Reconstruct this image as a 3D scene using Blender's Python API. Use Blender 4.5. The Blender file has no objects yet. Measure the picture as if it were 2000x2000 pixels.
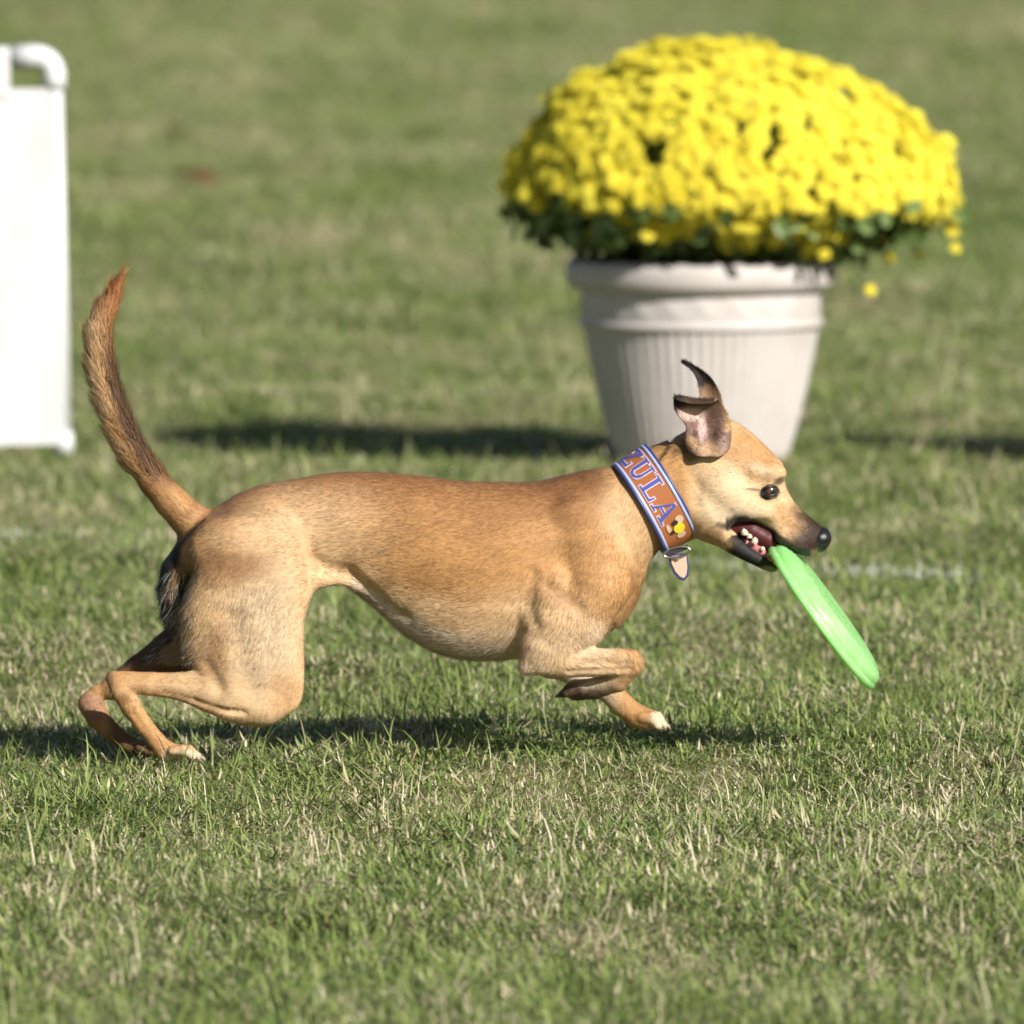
import bpy, math, random
import numpy as np
from mathutils import Vector, Matrix
rng = np.random.default_rng(7)
random.seed(7)
scene = bpy.context.scene
C = scene.collection

# ------------------------------------------------------------------ camera
CAM_D, CAM_H, FPX = 20.0, 1.6, 28000.0        # metres to the dog, eye height, focal length in photo pixels (2000 wide)
PITCH = math.atan(CAM_H / CAM_D) - 480.0 / FPX
S = CAM_D / FPX                                # metres per photo pixel at the dog
cam = bpy.data.cameras.new('camera'); cam_o = bpy.data.objects.new('camera', cam); C.objects.link(cam_o)
cam_o.location = (0, -CAM_D, CAM_H); cam_o.rotation_euler = (math.pi / 2 - PITCH, 0, 0)
cam.sensor_width = 36; cam.lens = FPX / 2000 * 36
cam.clip_start = 0.5; cam.clip_end = 3000
cam.dof.use_dof = True; cam.dof.focus_distance = 19.5; cam.dof.aperture_fstop = cam.lens / 1000 / 0.055
cam.dof.aperture_blades = 0
scene.camera = cam_o

# ------------------------------------------------------------------ sky and sun
SUN_EL, SUN_AZ = math.radians(29.5), math.radians(141)   # azimuth clockwise from +Y
w = bpy.data.worlds.new('World'); scene.world = w; w.use_nodes = True
nt = w.node_tree; nt.nodes.clear()
sky = nt.nodes.new('ShaderNodeTexSky'); sky.sky_type = 'NISHITA'; sky.sun_disc = False
sky.sun_elevation = SUN_EL; sky.sun_rotation = SUN_AZ
bg = nt.nodes.new('ShaderNodeBackground'); bg.inputs['Strength'].default_value = 0.05
wo = nt.nodes.new('ShaderNodeOutputWorld')
nt.links.new(sky.outputs[0], bg.inputs[0]); nt.links.new(bg.outputs[0], wo.inputs[0])
sd = Vector((math.sin(SUN_AZ) * math.cos(SUN_EL), math.cos(SUN_AZ) * math.cos(SUN_EL), math.sin(SUN_EL)))
sl = bpy.data.lights.new('sun', 'SUN'); sl.energy = 5.0; sl.angle = math.radians(0.55); sl.color = (1.0, 0.965, 0.91)
so = bpy.data.objects.new('sun', sl); C.objects.link(so); so.location = (6, -8, 8)
so.rotation_euler = (-sd).to_track_quat('-Z', 'Y').to_euler()
vs = scene.view_settings; vs.view_transform = 'Standard'; vs.look = 'None'; vs.exposure = 0.5; vs.gamma = 1.0
vs.use_curve_mapping = False
scene.cycles.max_bounces = 6; scene.cycles.diffuse_bounces = 2; scene.cycles.glossy_bounces = 2; scene.cycles.transmission_bounces = 4

# ------------------------------------------------------------------ helpers
def theta(py): return PITCH + (py - 1000) / FPX
def ground(px, py):
    d = CAM_H / math.tan(theta(py)); return Vector(((px - 1000) / FPX * d, d - CAM_D, 0))
def at_depth(px, py, y):
    d = y + CAM_D; return Vector(((px - 1000) / FPX * d, y, CAM_H - d * math.tan(theta(py))))
def dogp(px, py, y=0.0):      # photo pixel + depth offset in photo pixels (negative: towards camera) -> world
    return Vector(((px - 1000) * S, y * S, (1480 - py - 0.075 * y) * S))

def tag(o, label=None, cat=None, group=None, kind=None):
    if label: o['label'] = label
    if cat: o['category'] = cat
    if group: o['group'] = group
    if kind: o['kind'] = kind
    return o
def empty(name, loc=(0, 0, 0), rz=0):
    o = bpy.data.objects.new(name, None); C.objects.link(o); o.location = loc; o.rotation_euler = (0, 0, rz)
    o.empty_display_size = 0.1; return o
def link(name, me, mat=None, parent=None, loc=None):
    o = bpy.data.objects.new(name, me); C.objects.link(o)
    if mat is not None and not me.materials: me.materials.append(mat)
    if parent is not None:
        o.parent = parent
        # vertices are given in world space: undo the parent's placement
        if loc is None: o.matrix_parent_inverse = Matrix.Translation(-Vector(parent.location)) if parent.parent is None else Matrix.Identity(4)
    if loc is not None: o.location = loc
    return o
def mesh(name, verts, faces, smooth=True):
    me = bpy.data.meshes.new(name); me.from_pydata([tuple(v) for v in verts], [], [tuple(f) for f in faces]); me.validate()
    if smooth: me.polygons.foreach_set('use_smooth', [True] * len(me.polygons))
    me.update(); return me
def fast_mesh(name, V, loops, counts, smooth=True):
    V = np.asarray(V, np.float32); loops = np.asarray(loops, np.int32).ravel(); counts = np.asarray(counts, np.int32)
    me = bpy.data.meshes.new(name); me.vertices.add(len(V)); me.vertices.foreach_set('co', V.ravel())
    me.loops.add(len(loops)); me.loops.foreach_set('vertex_index', loops)
    me.polygons.add(len(counts)); st = np.concatenate([[0], np.cumsum(counts)[:-1]]).astype(np.int32)
    me.polygons.foreach_set('loop_start', st); me.polygons.foreach_set('loop_total', counts)
    me.polygons.foreach_set('use_smooth', np.full(len(counts), smooth))
    me.update(calc_edges=True); me.validate(); return me
def set_col(me, name, cols):
    a = me.color_attributes.new(name, 'FLOAT_COLOR', 'POINT')
    c = np.ones((len(me.vertices), 4), np.float32); c[:, :3] = cols; a.data.foreach_set('color', c.ravel())
def set_float(me, name, vals):
    a = me.attributes.new(name, 'FLOAT', 'POINT'); a.data.foreach_set('value', np.asarray(vals, np.float32).ravel())

def new_mat(name, color=(0.5, 0.5, 0.5), rough=0.5, spec=0.5, **kw):
    m = bpy.data.materials.new(name); m.use_nodes = True
    b = m.node_tree.nodes['Principled BSDF']
    b.inputs['Base Color'].default_value = (*color, 1); b.inputs['Roughness'].default_value = rough
    b.inputs['Specular IOR Level'].default_value = spec
    for k, v in kw.items(): b.inputs[k].default_value = v
    return m
def N(m, typ, **kw):
    n = m.node_tree.nodes.new(typ)
    for k, v in kw.items(): setattr(n, k, v)
    return n
def L(m, a, b): m.node_tree.links.new(a, b)
def noise_node(m, scale, detail=4, rough=0.55, vec=None):
    n = N(m, 'ShaderNodeTexNoise'); n.inputs['Scale'].default_value = scale; n.inputs['Detail'].default_value = detail
    n.inputs['Roughness'].default_value = rough
    if vec is not None: L(m, vec, n.inputs['Vector'])
    return n
def ramp(m, fac, stops):
    r = N(m, 'ShaderNodeValToRGB'); e = r.color_ramp.elements
    while len(e) < len(stops): e.new(0.5)
    for el, (p, c) in zip(e, stops): el.position = p; el.color = (*c, 1)
    L(m, fac, r.inputs['Fac']); return r
def mixc(m, fac, a, b, blend='MIX'):
    n = N(m, 'ShaderNodeMix', data_type='RGBA', blend_type=blend)
    for s, v in ((n.inputs[0], fac), (n.inputs[6], a), (n.inputs[7], b)):
        if hasattr(v, 'is_output'): L(m, v, s)
        elif isinstance(v, (int, float)): s.default_value = v
        else: s.default_value = (*v, 1)
    return n.outputs[2]
def math_n(m, op, a, b=None, clamp=False):
    n = N(m, 'ShaderNodeMath', operation=op); n.use_clamp = clamp
    for s, v in ((n.inputs[0], a), (n.inputs[1], b)):
        if v is None: continue
        if hasattr(v, 'is_output'): L(m, v, s)
        else: s.default_value = v
    return n.outputs[0]

# ------------------------------------------------------------------ lawn
GREEN_A, GREEN_B, STRAW_A, STRAW_B = (0.062, 0.112, 0.024), (0.295, 0.355, 0.100), (0.42, 0.35, 0.19), (0.66, 0.58, 0.40)
def lawn_patch(m, pos):
    """0..1: how dry the turf is here (patches of worn, straw-coloured turf)"""
    mp = N(m, 'ShaderNodeMapping'); mp.inputs['Scale'].default_value = (1.0, 0.32, 1.0); L(m, pos, mp.inputs['Vector']); pos = mp.outputs[0]
    a = noise_node(m, 1.3, 3, 0.6, pos); b = noise_node(m, 4.6, 4, 0.65, pos); c = noise_node(m, 14.0, 3, 0.6, pos)
    s = math_n(m, 'ADD', math_n(m, 'MULTIPLY', a.outputs['Fac'], 0.62), math_n(m, 'MULTIPLY', b.outputs['Fac'], 0.62))
    s = math_n(m, 'ADD', s, math_n(m, 'MULTIPLY', c.outputs['Fac'], 0.28))
    s = math_n(m, 'SUBTRACT', math_n(m, 'MULTIPLY', s, 1.5), 0.475)      # widen the contrast between lush and worn patches
    return s          # mean about 0.66
m_lawn = new_mat('lawn_turf', rough=0.95, spec=0.1)
geo = N(m_lawn, 'ShaderNodeNewGeometry')
pt = lawn_patch(m_lawn, geo.outputs['Position'])
fine = noise_node(m_lawn, 140, 4, 0.7, geo.outputs['Position'])
dry = math_n(m_lawn, 'ADD', pt, math_n(m_lawn, 'MULTIPLY', math_n(m_lawn, 'SUBTRACT', fine.outputs['Fac'], 0.5), 0.5))
rc = ramp(m_lawn, dry, [(0.48, (0.06, 0.085, 0.026)), (0.66, (0.15, 0.155, 0.06)), (0.86, (0.32, 0.27, 0.15))])
L(m_lawn, rc.outputs[0], m_lawn.node_tree.nodes['Principled BSDF'].inputs['Base Color'])

def ground_h(x, y):
    return 0.010 * np.sin(1.7 * x + 0.9 * y) + 0.008 * np.sin(2.9 * y - 1.1 * x + 1.0) + 0.006 * np.sin(5.1 * y + 2.3 * x) - 0.004
xs = np.concatenate([[-600, -150, -40, -12], np.linspace(-6, 6, 61), [12, 40, 150, 600]])
ys = np.concatenate([[-300, -60, -20], np.linspace(-8, 46, 271), [60, 120, 300, 900, 2200]])
gx, gy = np.meshgrid(xs, ys, indexing='ij')
fade = np.clip((8 - np.abs(gx)) / 2, 0, 1) * np.clip((gy + 10) / 2, 0, 1) * np.clip((52 - gy) / 6, 0, 1)
gz = ground_h(gx, gy) * fade - 0.012
idx = np.arange(gx.size).reshape(gx.shape)
q = np.stack([idx[:-1, :-1], idx[1:, :-1], idx[1:, 1:], idx[:-1, 1:]], -1).reshape(-1, 4)
me = fast_mesh('lawn', np.stack([gx, gy, gz], -1).reshape(-1, 3), q, np.full(len(q), 4))
tag(link('lawn', me, m_lawn), kind='structure')

# grass blades: tufts scattered as instances
m_grass = bpy.data.materials.new('grass_blade'); m_grass.use_nodes = True
gn = m_grass.node_tree; gn.nodes.clear()
geo = N(m_grass, 'ShaderNodeNewGeometry')
att = N(m_grass, 'ShaderNodeAttribute', attribute_name='tint')
pt = lawn_patch(m_grass, geo.outputs['Position'])
sep = N(m_grass, 'ShaderNodeSeparateColor'); L(m_grass, att.outputs['Color'], sep.inputs[0])
# red: random per blade, green: brightness jitter, blue: height along blade
dr = math_n(m_grass, 'ADD', pt, math_n(m_grass, 'MULTIPLY', math_n(m_grass, 'SUBTRACT', sep.outputs[0], 0.5), 0.80))
isdry = N(m_grass, 'ShaderNodeMapRange'); isdry.inputs['From Min'].default_value = 0.80; isdry.inputs['From Max'].default_value = 0.92
L(m_grass, dr, isdry.inputs['Value'])
green = mixc(m_grass, sep.outputs[1], GREEN_A, GREEN_B); straw = mixc(m_grass, sep.outputs[1], STRAW_A, STRAW_B)
base = mixc(m_grass, isdry.outputs[0], green, straw)
dif = N(m_grass, 'ShaderNodeBsdfPrincipled'); dif.inputs['Roughness'].default_value = 0.5; dif.inputs['Specular IOR Level'].default_value = 0.35
trn = N(m_grass, 'ShaderNodeBsdfTranslucent'); mx = N(m_grass, 'ShaderNodeMixShader'); mx.inputs[0].default_value = 0.16
out = N(m_grass, 'ShaderNodeOutputMaterial')
L(m_grass, base, dif.inputs['Base Color']); L(m_grass, base, trn.inputs['Color'])
L(m_grass, dif.outputs[0], mx.inputs[1]); L(m_grass, trn.outputs[0], mx.inputs[2]); L(m_grass, mx.outputs[0], out.inputs['Surface'])

def blade_arrays(x, y, z, az, length, width, lean, curl, nseg=3):
    """curved tapering ribbons; all inputs arrays of n"""
    n = len(x); V = np.zeros((n, nseg * 2 + 1, 3)); hgt = np.zeros((n, nseg * 2 + 1))
    dx, dy = np.cos(az), np.sin(az); ex, ey = -dy, dx
    ph, pz = np.zeros(n), np.zeros(n)
    ang = np.full(n, 0.0) + lean
    for i in range(nseg + 1):
        t = i / nseg; wv = width * (1 - 0.45 * t)
        if i < nseg:
            for k, sg in ((0, -0.5), (1, 0.5)):
                V[:, 2 * i + k, 0] = x + dx * ph + ex * wv * sg; V[:, 2 * i + k, 1] = y + dy * ph + ey * wv * sg; V[:, 2 * i + k, 2] = z + pz
                hgt[:, 2 * i + k] = t
        else:
            V[:, 2 * i, 0] = x + dx * ph; V[:, 2 * i, 1] = y + dy * ph; V[:, 2 * i, 2] = z + pz; hgt[:, 2 * i] = 1
        ph = ph + np.sin(ang) * length / nseg; pz = pz + np.cos(ang) * length / nseg
        ang = ang + curl
    m = nseg * 2 + 1
    loops, counts = [], []
    base = np.arange(n)[:, None] * m
    fl = []
    for i in range(nseg - 1): fl.append((base + np.array([2 * i, 2 * i + 1, 2 * i + 3, 2 * i + 2]), 4))
    fl.append((base + np.array([2 * nseg - 2, 2 * nseg - 1, 2 * nseg]), 3))
    loops = np.concatenate([f.ravel() for f, c in fl]); counts = np.concatenate([np.full(n, c) for f, c in fl])
    return V.reshape(-1, 3), loops, counts, hgt
tufts = bpy.data.collections.new('grass_tufts')
NT = 14
for k in range(NT):
    n = 46; r = 0.055 * np.sqrt(rng.random(n)); a = rng.random(n) * 6.283
    x, y = r * np.cos(a), r * np.sin(a)
    az = rng.random(n) * 6.283
    ln = rng.uniform(0.010, 0.024, n); wd = rng.uniform(0.0017, 0.0036, n)
    lean = np.abs(rng.normal(0.95, 0.55, n)); curl = rng.normal(0.30, 0.6, n)
    flat = rng.random(n) < 0.5; lean[flat] = rng.uniform(1.0, 1.6, flat.sum()); ln[flat] *= rng.uniform(1.0, 1.9, flat.sum()); curl[flat] = rng.normal(0, 0.3, flat.sum())
    z = np.zeros(n); z[flat] = rng.uniform(0.004, 0.014, flat.sum())
    if k < 3:
        lg = np.zeros(n, bool); lg[:3] = True
        ln[lg] = rng.uniform(0.035, 0.065, 3); wd[lg] = rng.uniform(0.0016, 0.0026, 3); lean[lg] = rng.uniform(0.1, 0.7, 3); curl[lg] = rng.uniform(0.2, 0.6, 3)
    V, lo, co, hg = blade_arrays(x, y, z, az, ln, wd, lean, curl)
    tint = np.stack([np.repeat(rng.random(n)[:, None], 7, 1), np.repeat(rng.random(n)[:, None], 7, 1), hg], -1).reshape(-1, 3)
    me = fast_mesh('grass_tuft', V, lo, co); set_col(me, 'tint', tint); me.materials.append(m_grass)
    tufts.objects.link(bpy.data.objects.new('grass_tuft_%02d' % k, me))
pts = []
def scatter(y0, y1, hw0, hw1, dens):
    n = int((y1 - y0) * (hw0 + hw1) * dens); y = rng.uniform(y0, y1, n)
    hw = hw0 + (hw1 - hw0) * (y - y0) / (y1 - y0); x = rng.uniform(-1, 1, n) * hw
    pts.append(np.stack([x, y], -1))
scatter(-6.0, 3.5, 2.2, 2.8, 680)
scatter(3.5, 12, 3.2, 4.2, 420)
scatter(12, 46, 4.5, 7.0, 230)
P2 = np.concatenate(pts); P3 = np.column_stack([P2, ground_h(P2[:, 0], P2[:, 1]) - 0.012])
gm = bpy.data.meshes.new('grass'); gm.vertices.add(len(P3)); gm.vertices.foreach_set('co', P3.astype(np.float32).ravel())
a = gm.attributes.new('rot', 'FLOAT_VECTOR', 'POINT'); a.data.foreach_set('vector', np.column_stack([rng.normal(0, 0.08, len(P3)), rng.normal(0, 0.08, len(P3)), rng.random(len(P3)) * 6.283]).astype(np.float32).ravel())
big = np.where(P3[:, 1] > 12, 1.3, 1.05)
def vnoise2(x, y, seed):
    T = np.random.default_rng(seed).random((64, 64)); i, j = np.floor(x).astype(int), np.floor(y).astype(int); f, g = x - i, y - j; f = f * f * (3 - 2 * f); g = g * g * (3 - 2 * g)
    return (T[i % 64, j % 64] * (1 - f) + T[(i + 1) % 64, j % 64] * f) * (1 - g) + (T[i % 64, (j + 1) % 64] * (1 - f) + T[(i + 1) % 64, (j + 1) % 64] * f) * g
clump = 0.6 * vnoise2(P3[:, 0] * 5 + 50, P3[:, 1] * 1.6 + 50, 4) + 0.4 * vnoise2(P3[:, 0] * 14 + 50, P3[:, 1] * 5 + 50, 5)
set_float(gm, 'scl', rng.uniform(0.75, 1.2, len(P3)) * big * (0.62 + 0.8 * clump))
a = gm.attributes.new('idx', 'INT', 'POINT'); a.data.foreach_set('value', rng.integers(0, NT, len(P3)).astype(np.int32))
grass = link('grass', gm); gm.materials.append(m_grass)
tag(grass, 'short mown turf of green and straw-coloured blades', 'grass', kind='stuff')
ng = bpy.data.node_groups.new('grass_scatter', 'GeometryNodeTree')
ng.interface.new_socket('Geometry', in_out='INPUT', socket_type='NodeSocketGeometry'); ng.interface.new_socket('Geometry', in_out='OUTPUT', socket_type='NodeSocketGeometry')
gi, go = ng.nodes.new('NodeGroupInput'), ng.nodes.new('NodeGroupOutput')
iop = ng.nodes.new('GeometryNodeInstanceOnPoints'); ci = ng.nodes.new('GeometryNodeCollectionInfo')
ci.inputs['Collection'].default_value = tufts; ci.inputs['Separate Children'].default_value = True; ci.inputs['Reset Children'].default_value = True
def named(nm, dt):
    n = ng.nodes.new('GeometryNodeInputNamedAttribute'); n.data_type = dt; n.inputs['Name'].default_value = nm; return n.outputs['Attribute']
iop.inputs['Pick Instance'].default_value = True
ng.links.new(gi.outputs[0], iop.inputs['Points']); ng.links.new(ci.outputs[0], iop.inputs['Instance'])
ng.links.new(named('idx', 'INT'), iop.inputs['Instance Index'])
e2r = ng.nodes.new('FunctionNodeEulerToRotation'); ng.links.new(named('rot', 'FLOAT_VECTOR'), e2r.inputs[0]); ng.links.new(e2r.outputs[0], iop.inputs['Rotation'])
ng.links.new(named('scl', 'FLOAT'), iop.inputs['Scale']); ng.links.new(iop.outputs[0], go.inputs[0])
grass.modifiers.new('scatter', 'NODES').node_group = ng

# chalk-whitened blades of the faint ring line
m_chalk = new_mat('chalked_blade', (0.50, 0.51, 0.44), 0.9, 0.1)
A, B = ground(0, 1047), ground(2000, 1114)
n = 5600; t = rng.uniform(-0.9, 1.9, n); dens = np.clip(0.55 + 0.45 * np.sin(t * 23) + 0.35 * np.sin(t * 61 + 1), 0.05, 1)
keep = rng.random(n) < dens; t = t[keep]; n = len(t)
x = A.x + (B.x - A.x) * t + rng.normal(0, 0.012, n); y = A.y + (B.y - A.y) * t + rng.normal(0, 0.03, n)
V, lo, co, hg = blade_arrays(x, y, ground_h(x, y) - 0.004, rng.random(n) * 6.283, rng.uniform(0.020, 0.034, n), rng.uniform(0.002, 0.0040, n), np.abs(rng.normal(0.5, 0.4, n)), rng.normal(0.3, 0.3, n))
tag(link('chalk_line', fast_mesh('chalk_line', V, lo, co), m_chalk), kind='structure')

# ------------------------------------------------------------------ pvc ring gate
m_pvc = new_mat('white_pvc', (0.64, 0.64, 0.635), 0.35, 0.5)
m_sheet = new_mat('white_gate_panel', (0.80, 0.80, 0.79), 0.5, 0.35)
tc = N(m_sheet, 'ShaderNodeNewGeometry'); nn = noise_node(m_sheet, 9, 4, 0.6, tc.outputs['Position'])
rr = ramp(m_sheet, nn.outputs['Fac'], [(0.3, (0.58, 0.58, 0.572)), (0.7, (0.65, 0.65, 0.645))]); L(m_sheet, rr.outputs[0], m_sheet.node_tree.nodes['Principled BSDF'].inputs['Base Color'])
def tube(path, rad, seg=16, cap=True, squash=None):
    path = [Vector(p) for p in path]; n = len(path)
    rad = [rad] * n if isinstance(rad, (int, float)) else rad
    V, F = [], []; prev = None
    for i, p in enumerate(path):
        d = (path[min(i + 1, n - 1)] - path[max(i - 1, 0)]).normalized()
        if prev is None:
            up = Vector((0, 0, 1)) if abs(d.z) < 0.9 else Vector((1, 0, 0)); a = d.cross(up).normalized()
        else:
            a = (prev - d * prev.dot(d)).normalized()
        prev = a; b = d.cross(a)
        for k in range(seg):
            an = 2 * math.pi * k / seg; V.append(p + (a * math.cos(an) + b * math.sin(an)) * rad[i])
    for i in range(n - 1):
        for k in range(seg):
            F.append((i * seg + k, i * seg + (k + 1) % seg, (i + 1) * seg + (k + 1) % seg, (i + 1) * seg + k))
    if cap: F.append(tuple(range(seg - 1, -1, -1))); F.append(tuple((n - 1) * seg + k for k in range(seg)))
    return V, F
def box(x0, x1, y0, y1, z0, z1):
    V = [(x, y, z) for x in (x0, x1) for y in (y0, y1) for z in (z0, z1)]
    return V, [(0, 1, 3, 2), (4, 6, 7, 5), (0, 4, 5, 1), (2, 3, 7, 6), (0, 2, 6, 4), (1, 5, 7, 3)]
gb = ground(124, 884); GY = gb.y
gate = empty('ring_gate', gb)
tag(gate, 'white plastic pipe ring gate with solid white panel, cut by the left edge', 'gate')
top = at_depth(104, 96, GY); bot = at_depth(122, 880, GY); bot.z = max(bot.z, 0.004)
ax = (top - bot).normalized()
W_G = 1.15
lft = Vector((-1, 0, -0.012)).normalized()
PR = 0.0167
elb = bot + ax * ((top - bot).length - 0.050)
for s in (0, 1):
    off = lft * (W_G * s); sg = 1 if s == 0 else -1
    b0, e0 = bot + off, elb + off
    link('post', mesh('post', *tube([b0, e0 + ax * 0.02], PR, 20)), m_pvc, gate)
    link('foot_cap', mesh('foot_cap', *tube([b0 - ax * 0.004, b0 + ax * 0.035], 0.0205, 20)), m_pvc, gate)
    # elbow fitting
    c = e0 + lft * sg * 0.036; arc = []
    for k in range(9):
        an = math.pi / 2 * k / 8; arc.append(c - lft * sg * 0.036 * math.cos(an) + ax * 0.036 * math.sin(an))
    path = [e0 - ax * 0.026] + arc + [arc[-1] + lft * sg * 0.042]
    link('elbow', mesh('elbow', *tube(path, [0.0235] * len(path), 20)), m_pvc, gate)
    ra = arc[-1]
    if s == 0: railA = ra
    else: railB = ra
link('top_rail', mesh('top_rail', *tube([railA, railB], PR, 20)), m_pvc, gate)
# panel: slightly wavy sheet in front of the post
pt_ = at_depth(108, 176, GY); pb_ = at_depth(108, 873, GY)
nx, nz = 24, 18; V, F = [], []
for side in (0, 1):
    for i in range(nx + 1):
        for j in range(nz + 1):
            p = bot + lft * (-0.004 + (W_G + 0.008) * i / nx) + ax * (0.012 + (elb - bot).length * 0.95 * j / nz)
            p = p + Vector((0, -PR - 0.001 - 0.002 * side + 0.003 * math.sin(i * 1.3 + j * 0.4) * (1 if 0 < i < nx else 0.2), 0))
            V.append(p)
m1 = (nx + 1) * (nz + 1)
for i in range(nx):
    for j in range(nz):
        a = i * (nz + 1) + j; f = (a, a + nz + 1, a + nz + 2, a + 1); F.append(f); F.append(tuple(m1 + q for q in reversed(f)))
bd = [i * (nz + 1) for i in range(nx + 1)] + [nx * (nz + 1) + j for j in range(1, nz + 1)] + [i * (nz + 1) + nz for i in range(nx - 1, -1, -1)] + [j for j in range(nz - 1, 0, -1)]
for k in range(len(bd)):
    a, b = bd[k], bd[(k + 1) % len(bd)]; F.append((a, b, b + m1, a + m1))
panel = link('panel', mesh('panel', V, F, smooth=False), m_sheet, gate)
for xo in (0.082, W_G - 0.30):      # sleeves that carry the panel over the rail
    p0 = elb + lft * xo; wd = 0.2
    Vv, Ff = [], []
    for i in range(2):
        for k in range(13):
            an = math.pi * k / 12
            cc = railA + lft * (xo - 0.036 + wd * i) - lft * 0.0
            Vv.append(cc + Vector((0, -math.cos(an) * (PR + 0.0035), math.sin(an) * (PR + 0.0035))))
        Vv.append(Vv[i * 14] + Vector((0, -0.003, -0.075)))
    for k in range(13):
        a = k if k < 12 else 0; b = k + 1 if k < 12 else 13
        Ff.append((a, b, b + 14, a + 14))
    sl_o = link('sleeve', mesh('sleeve', Vv, Ff, smooth=False), m_sheet, panel)
    md = sl_o.modifiers.new('thick', 'SOLIDIFY'); md.thickness = 0.002

# ------------------------------------------------------------------ flower pots
m_pot = new_mat('pale_stone_resin', (0.62, 0.57, 0.53), 0.6, 0.35)
tcp = N(m_pot, 'ShaderNodeNewGeometry'); nn = noise_node(m_pot, 14, 5, 0.6, tcp.outputs['Position'])
rr = ramp(m_pot, nn.outputs['Fac'], [(0.3, (0.475, 0.43, 0.405)), (0.75, (0.555, 0.515, 0.49))]); L(m_pot, rr.outputs[0], m_pot.node_tree.nodes['Principled BSDF'].inputs['Base Color'])
m_soil = new_mat('potting_soil', (0.03, 0.02, 0.014), 0.95, 0.1)
m_petal = bpy.data.materials.new('yellow_petal'); m_petal.use_nodes = True
pb = m_petal.node_tree.nodes['Principled BSDF']; pb.inputs['Roughness'].default_value = 0.6; pb.inputs['Specular IOR Level'].default_value = 0.2
oi = N(m_petal, 'ShaderNodeAttribute', attribute_name='shade'); gp = N(m_petal, 'ShaderNodeNewGeometry')
nz_ = noise_node(m_petal, 30, 2, 0.5, gp.outputs['Position'])
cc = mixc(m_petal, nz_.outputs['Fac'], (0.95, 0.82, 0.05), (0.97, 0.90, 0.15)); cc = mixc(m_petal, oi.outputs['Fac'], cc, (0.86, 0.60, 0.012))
L(m_petal, cc, pb.inputs['Base Color'])
tr = N(m_petal, 'ShaderNodeBsdfTranslucent'); L(m_petal, cc, tr.inputs['Color']); mxs = N(m_petal, 'ShaderNodeMixShader'); mxs.inputs[0].default_value = 0.42
om = m_petal.node_tree.nodes['Material Output']; L(m_petal, pb.outputs[0], mxs.inputs[1]); L(m_petal, tr.outputs[0], mxs.inputs[2]); L(m_petal, mxs.outputs[0], om.inputs['Surface'])
m_leaf = new_mat('mum_leaf', (0.05, 0.085, 0.025), 0.45, 0.4, **{'Transmission Weight': 0.0})
gp = N(m_leaf, 'ShaderNodeNewGeometry'); nn = noise_node(m_leaf, 25, 3, 0.6, gp.outputs['Position'])
rr = ramp(m_leaf, nn.outputs['Fac'], [(0.3, (0.06, 0.10, 0.024)), (0.75, (0.18, 0.25, 0.07))]); L(m_leaf, rr.outputs[0], m_leaf.node_tree.nodes['Principled BSDF'].inputs['Base Color'])
m_stem = new_mat('mum_stem', (0.08, 0.12, 0.04), 0.6, 0.3)

def lathe(profile, seg, mod=None):
    V, F = [], []
    for i, (r, z) in enumerate(profile):
        for k in range(seg):
            a = 2 * math.pi * k / seg; rr_ = r + (mod(i, r, z, a) if mod else 0); V.append((rr_ * math.cos(a), rr_ * math.sin(a), z))
    for i in range(len(profile) - 1):
        for k in range(seg): F.append((i * seg + k, i * seg + (k + 1) % seg, (i + 1) * seg + (k + 1) % seg, (i + 1) * seg + k))
    return V, F
NFL = 64
pot_parts = None
def pot_meshes():
    SEG = NFL * 8
    # fluted wall
    zs = [0.0, 0.006, 0.02, 0.05, 0.10, 0.15, 0.20, 0.24, 0.252]
    rad = lambda z: 0.159 + 0.068 * (z / 0.27) ** 0.75
    prof = [(0.0, 0.0), (0.13, 0.0)] + [(rad(z), z) for z in zs]
    def fl(i, r, z, a):
        if z < 0.015 or z > 0.245: return 0
        return -0.0045 * (abs(math.sin(a * NFL / 2)) ** 3)
    wall = mesh('wall', *lathe(prof, SEG, fl))
    # relief band between two ridges
    bp = [(0.222, 0.252), (0.2300, 0.254), (0.2312, 0.260), (0.2300, 0.266), (0.225, 0.269)] + [(0.2255 + 0.002 * t, 0.270 + 0.05 * t) for t in np.linspace(0, 1, 12)] + [(0.228, 0.325)]
    def rel(i, r, z, a):
        if i < 5 or z > 0.321: return 0
        t = (z - 0.27) / 0.05; u = a * 22 / (2 * math.pi); uu = u - math.floor(u)
        leafy = math.sin(math.pi * uu) * math.sin(math.pi * t); vine = math.exp(-((t - 0.5 - 0.3 * math.sin(u * 2 * math.pi)) / 0.12) ** 2)
        return 0.0022 * leafy + 0.0018 * vine * math.sin(math.pi * t)
    band = mesh('band', *lathe(bp, 264, rel))
    # rolled rim and inner wall
    rp = [(0.228, 0.325), (0.242, 0.326), (0.2505, 0.331), (0.2555, 0.340), (0.2575, 0.352), (0.2575, 0.366), (0.254, 0.376), (0.245, 0.381), (0.234, 0.380), (0.228, 0.372), (0.222, 0.34), (0.215, 0.30)]
    rim = mesh('rim', *lathe(rp, 128))
    sp = [(0.0, 0.345), (0.1, 0.347), (0.18, 0.343), (0.2255, 0.338)]
    soil = mesh('soil', *lathe(sp, 48, lambda i, r, z, a: 0))
    return wall, band, rim, soil
wall_m, band_m, rim_m, soil_m = pot_meshes()
for mm, mt in ((wall_m, m_pot), (band_m, m_pot), (rim_m, m_pot), (soil_m, m_soil)): mm.materials.append(mt)
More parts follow.
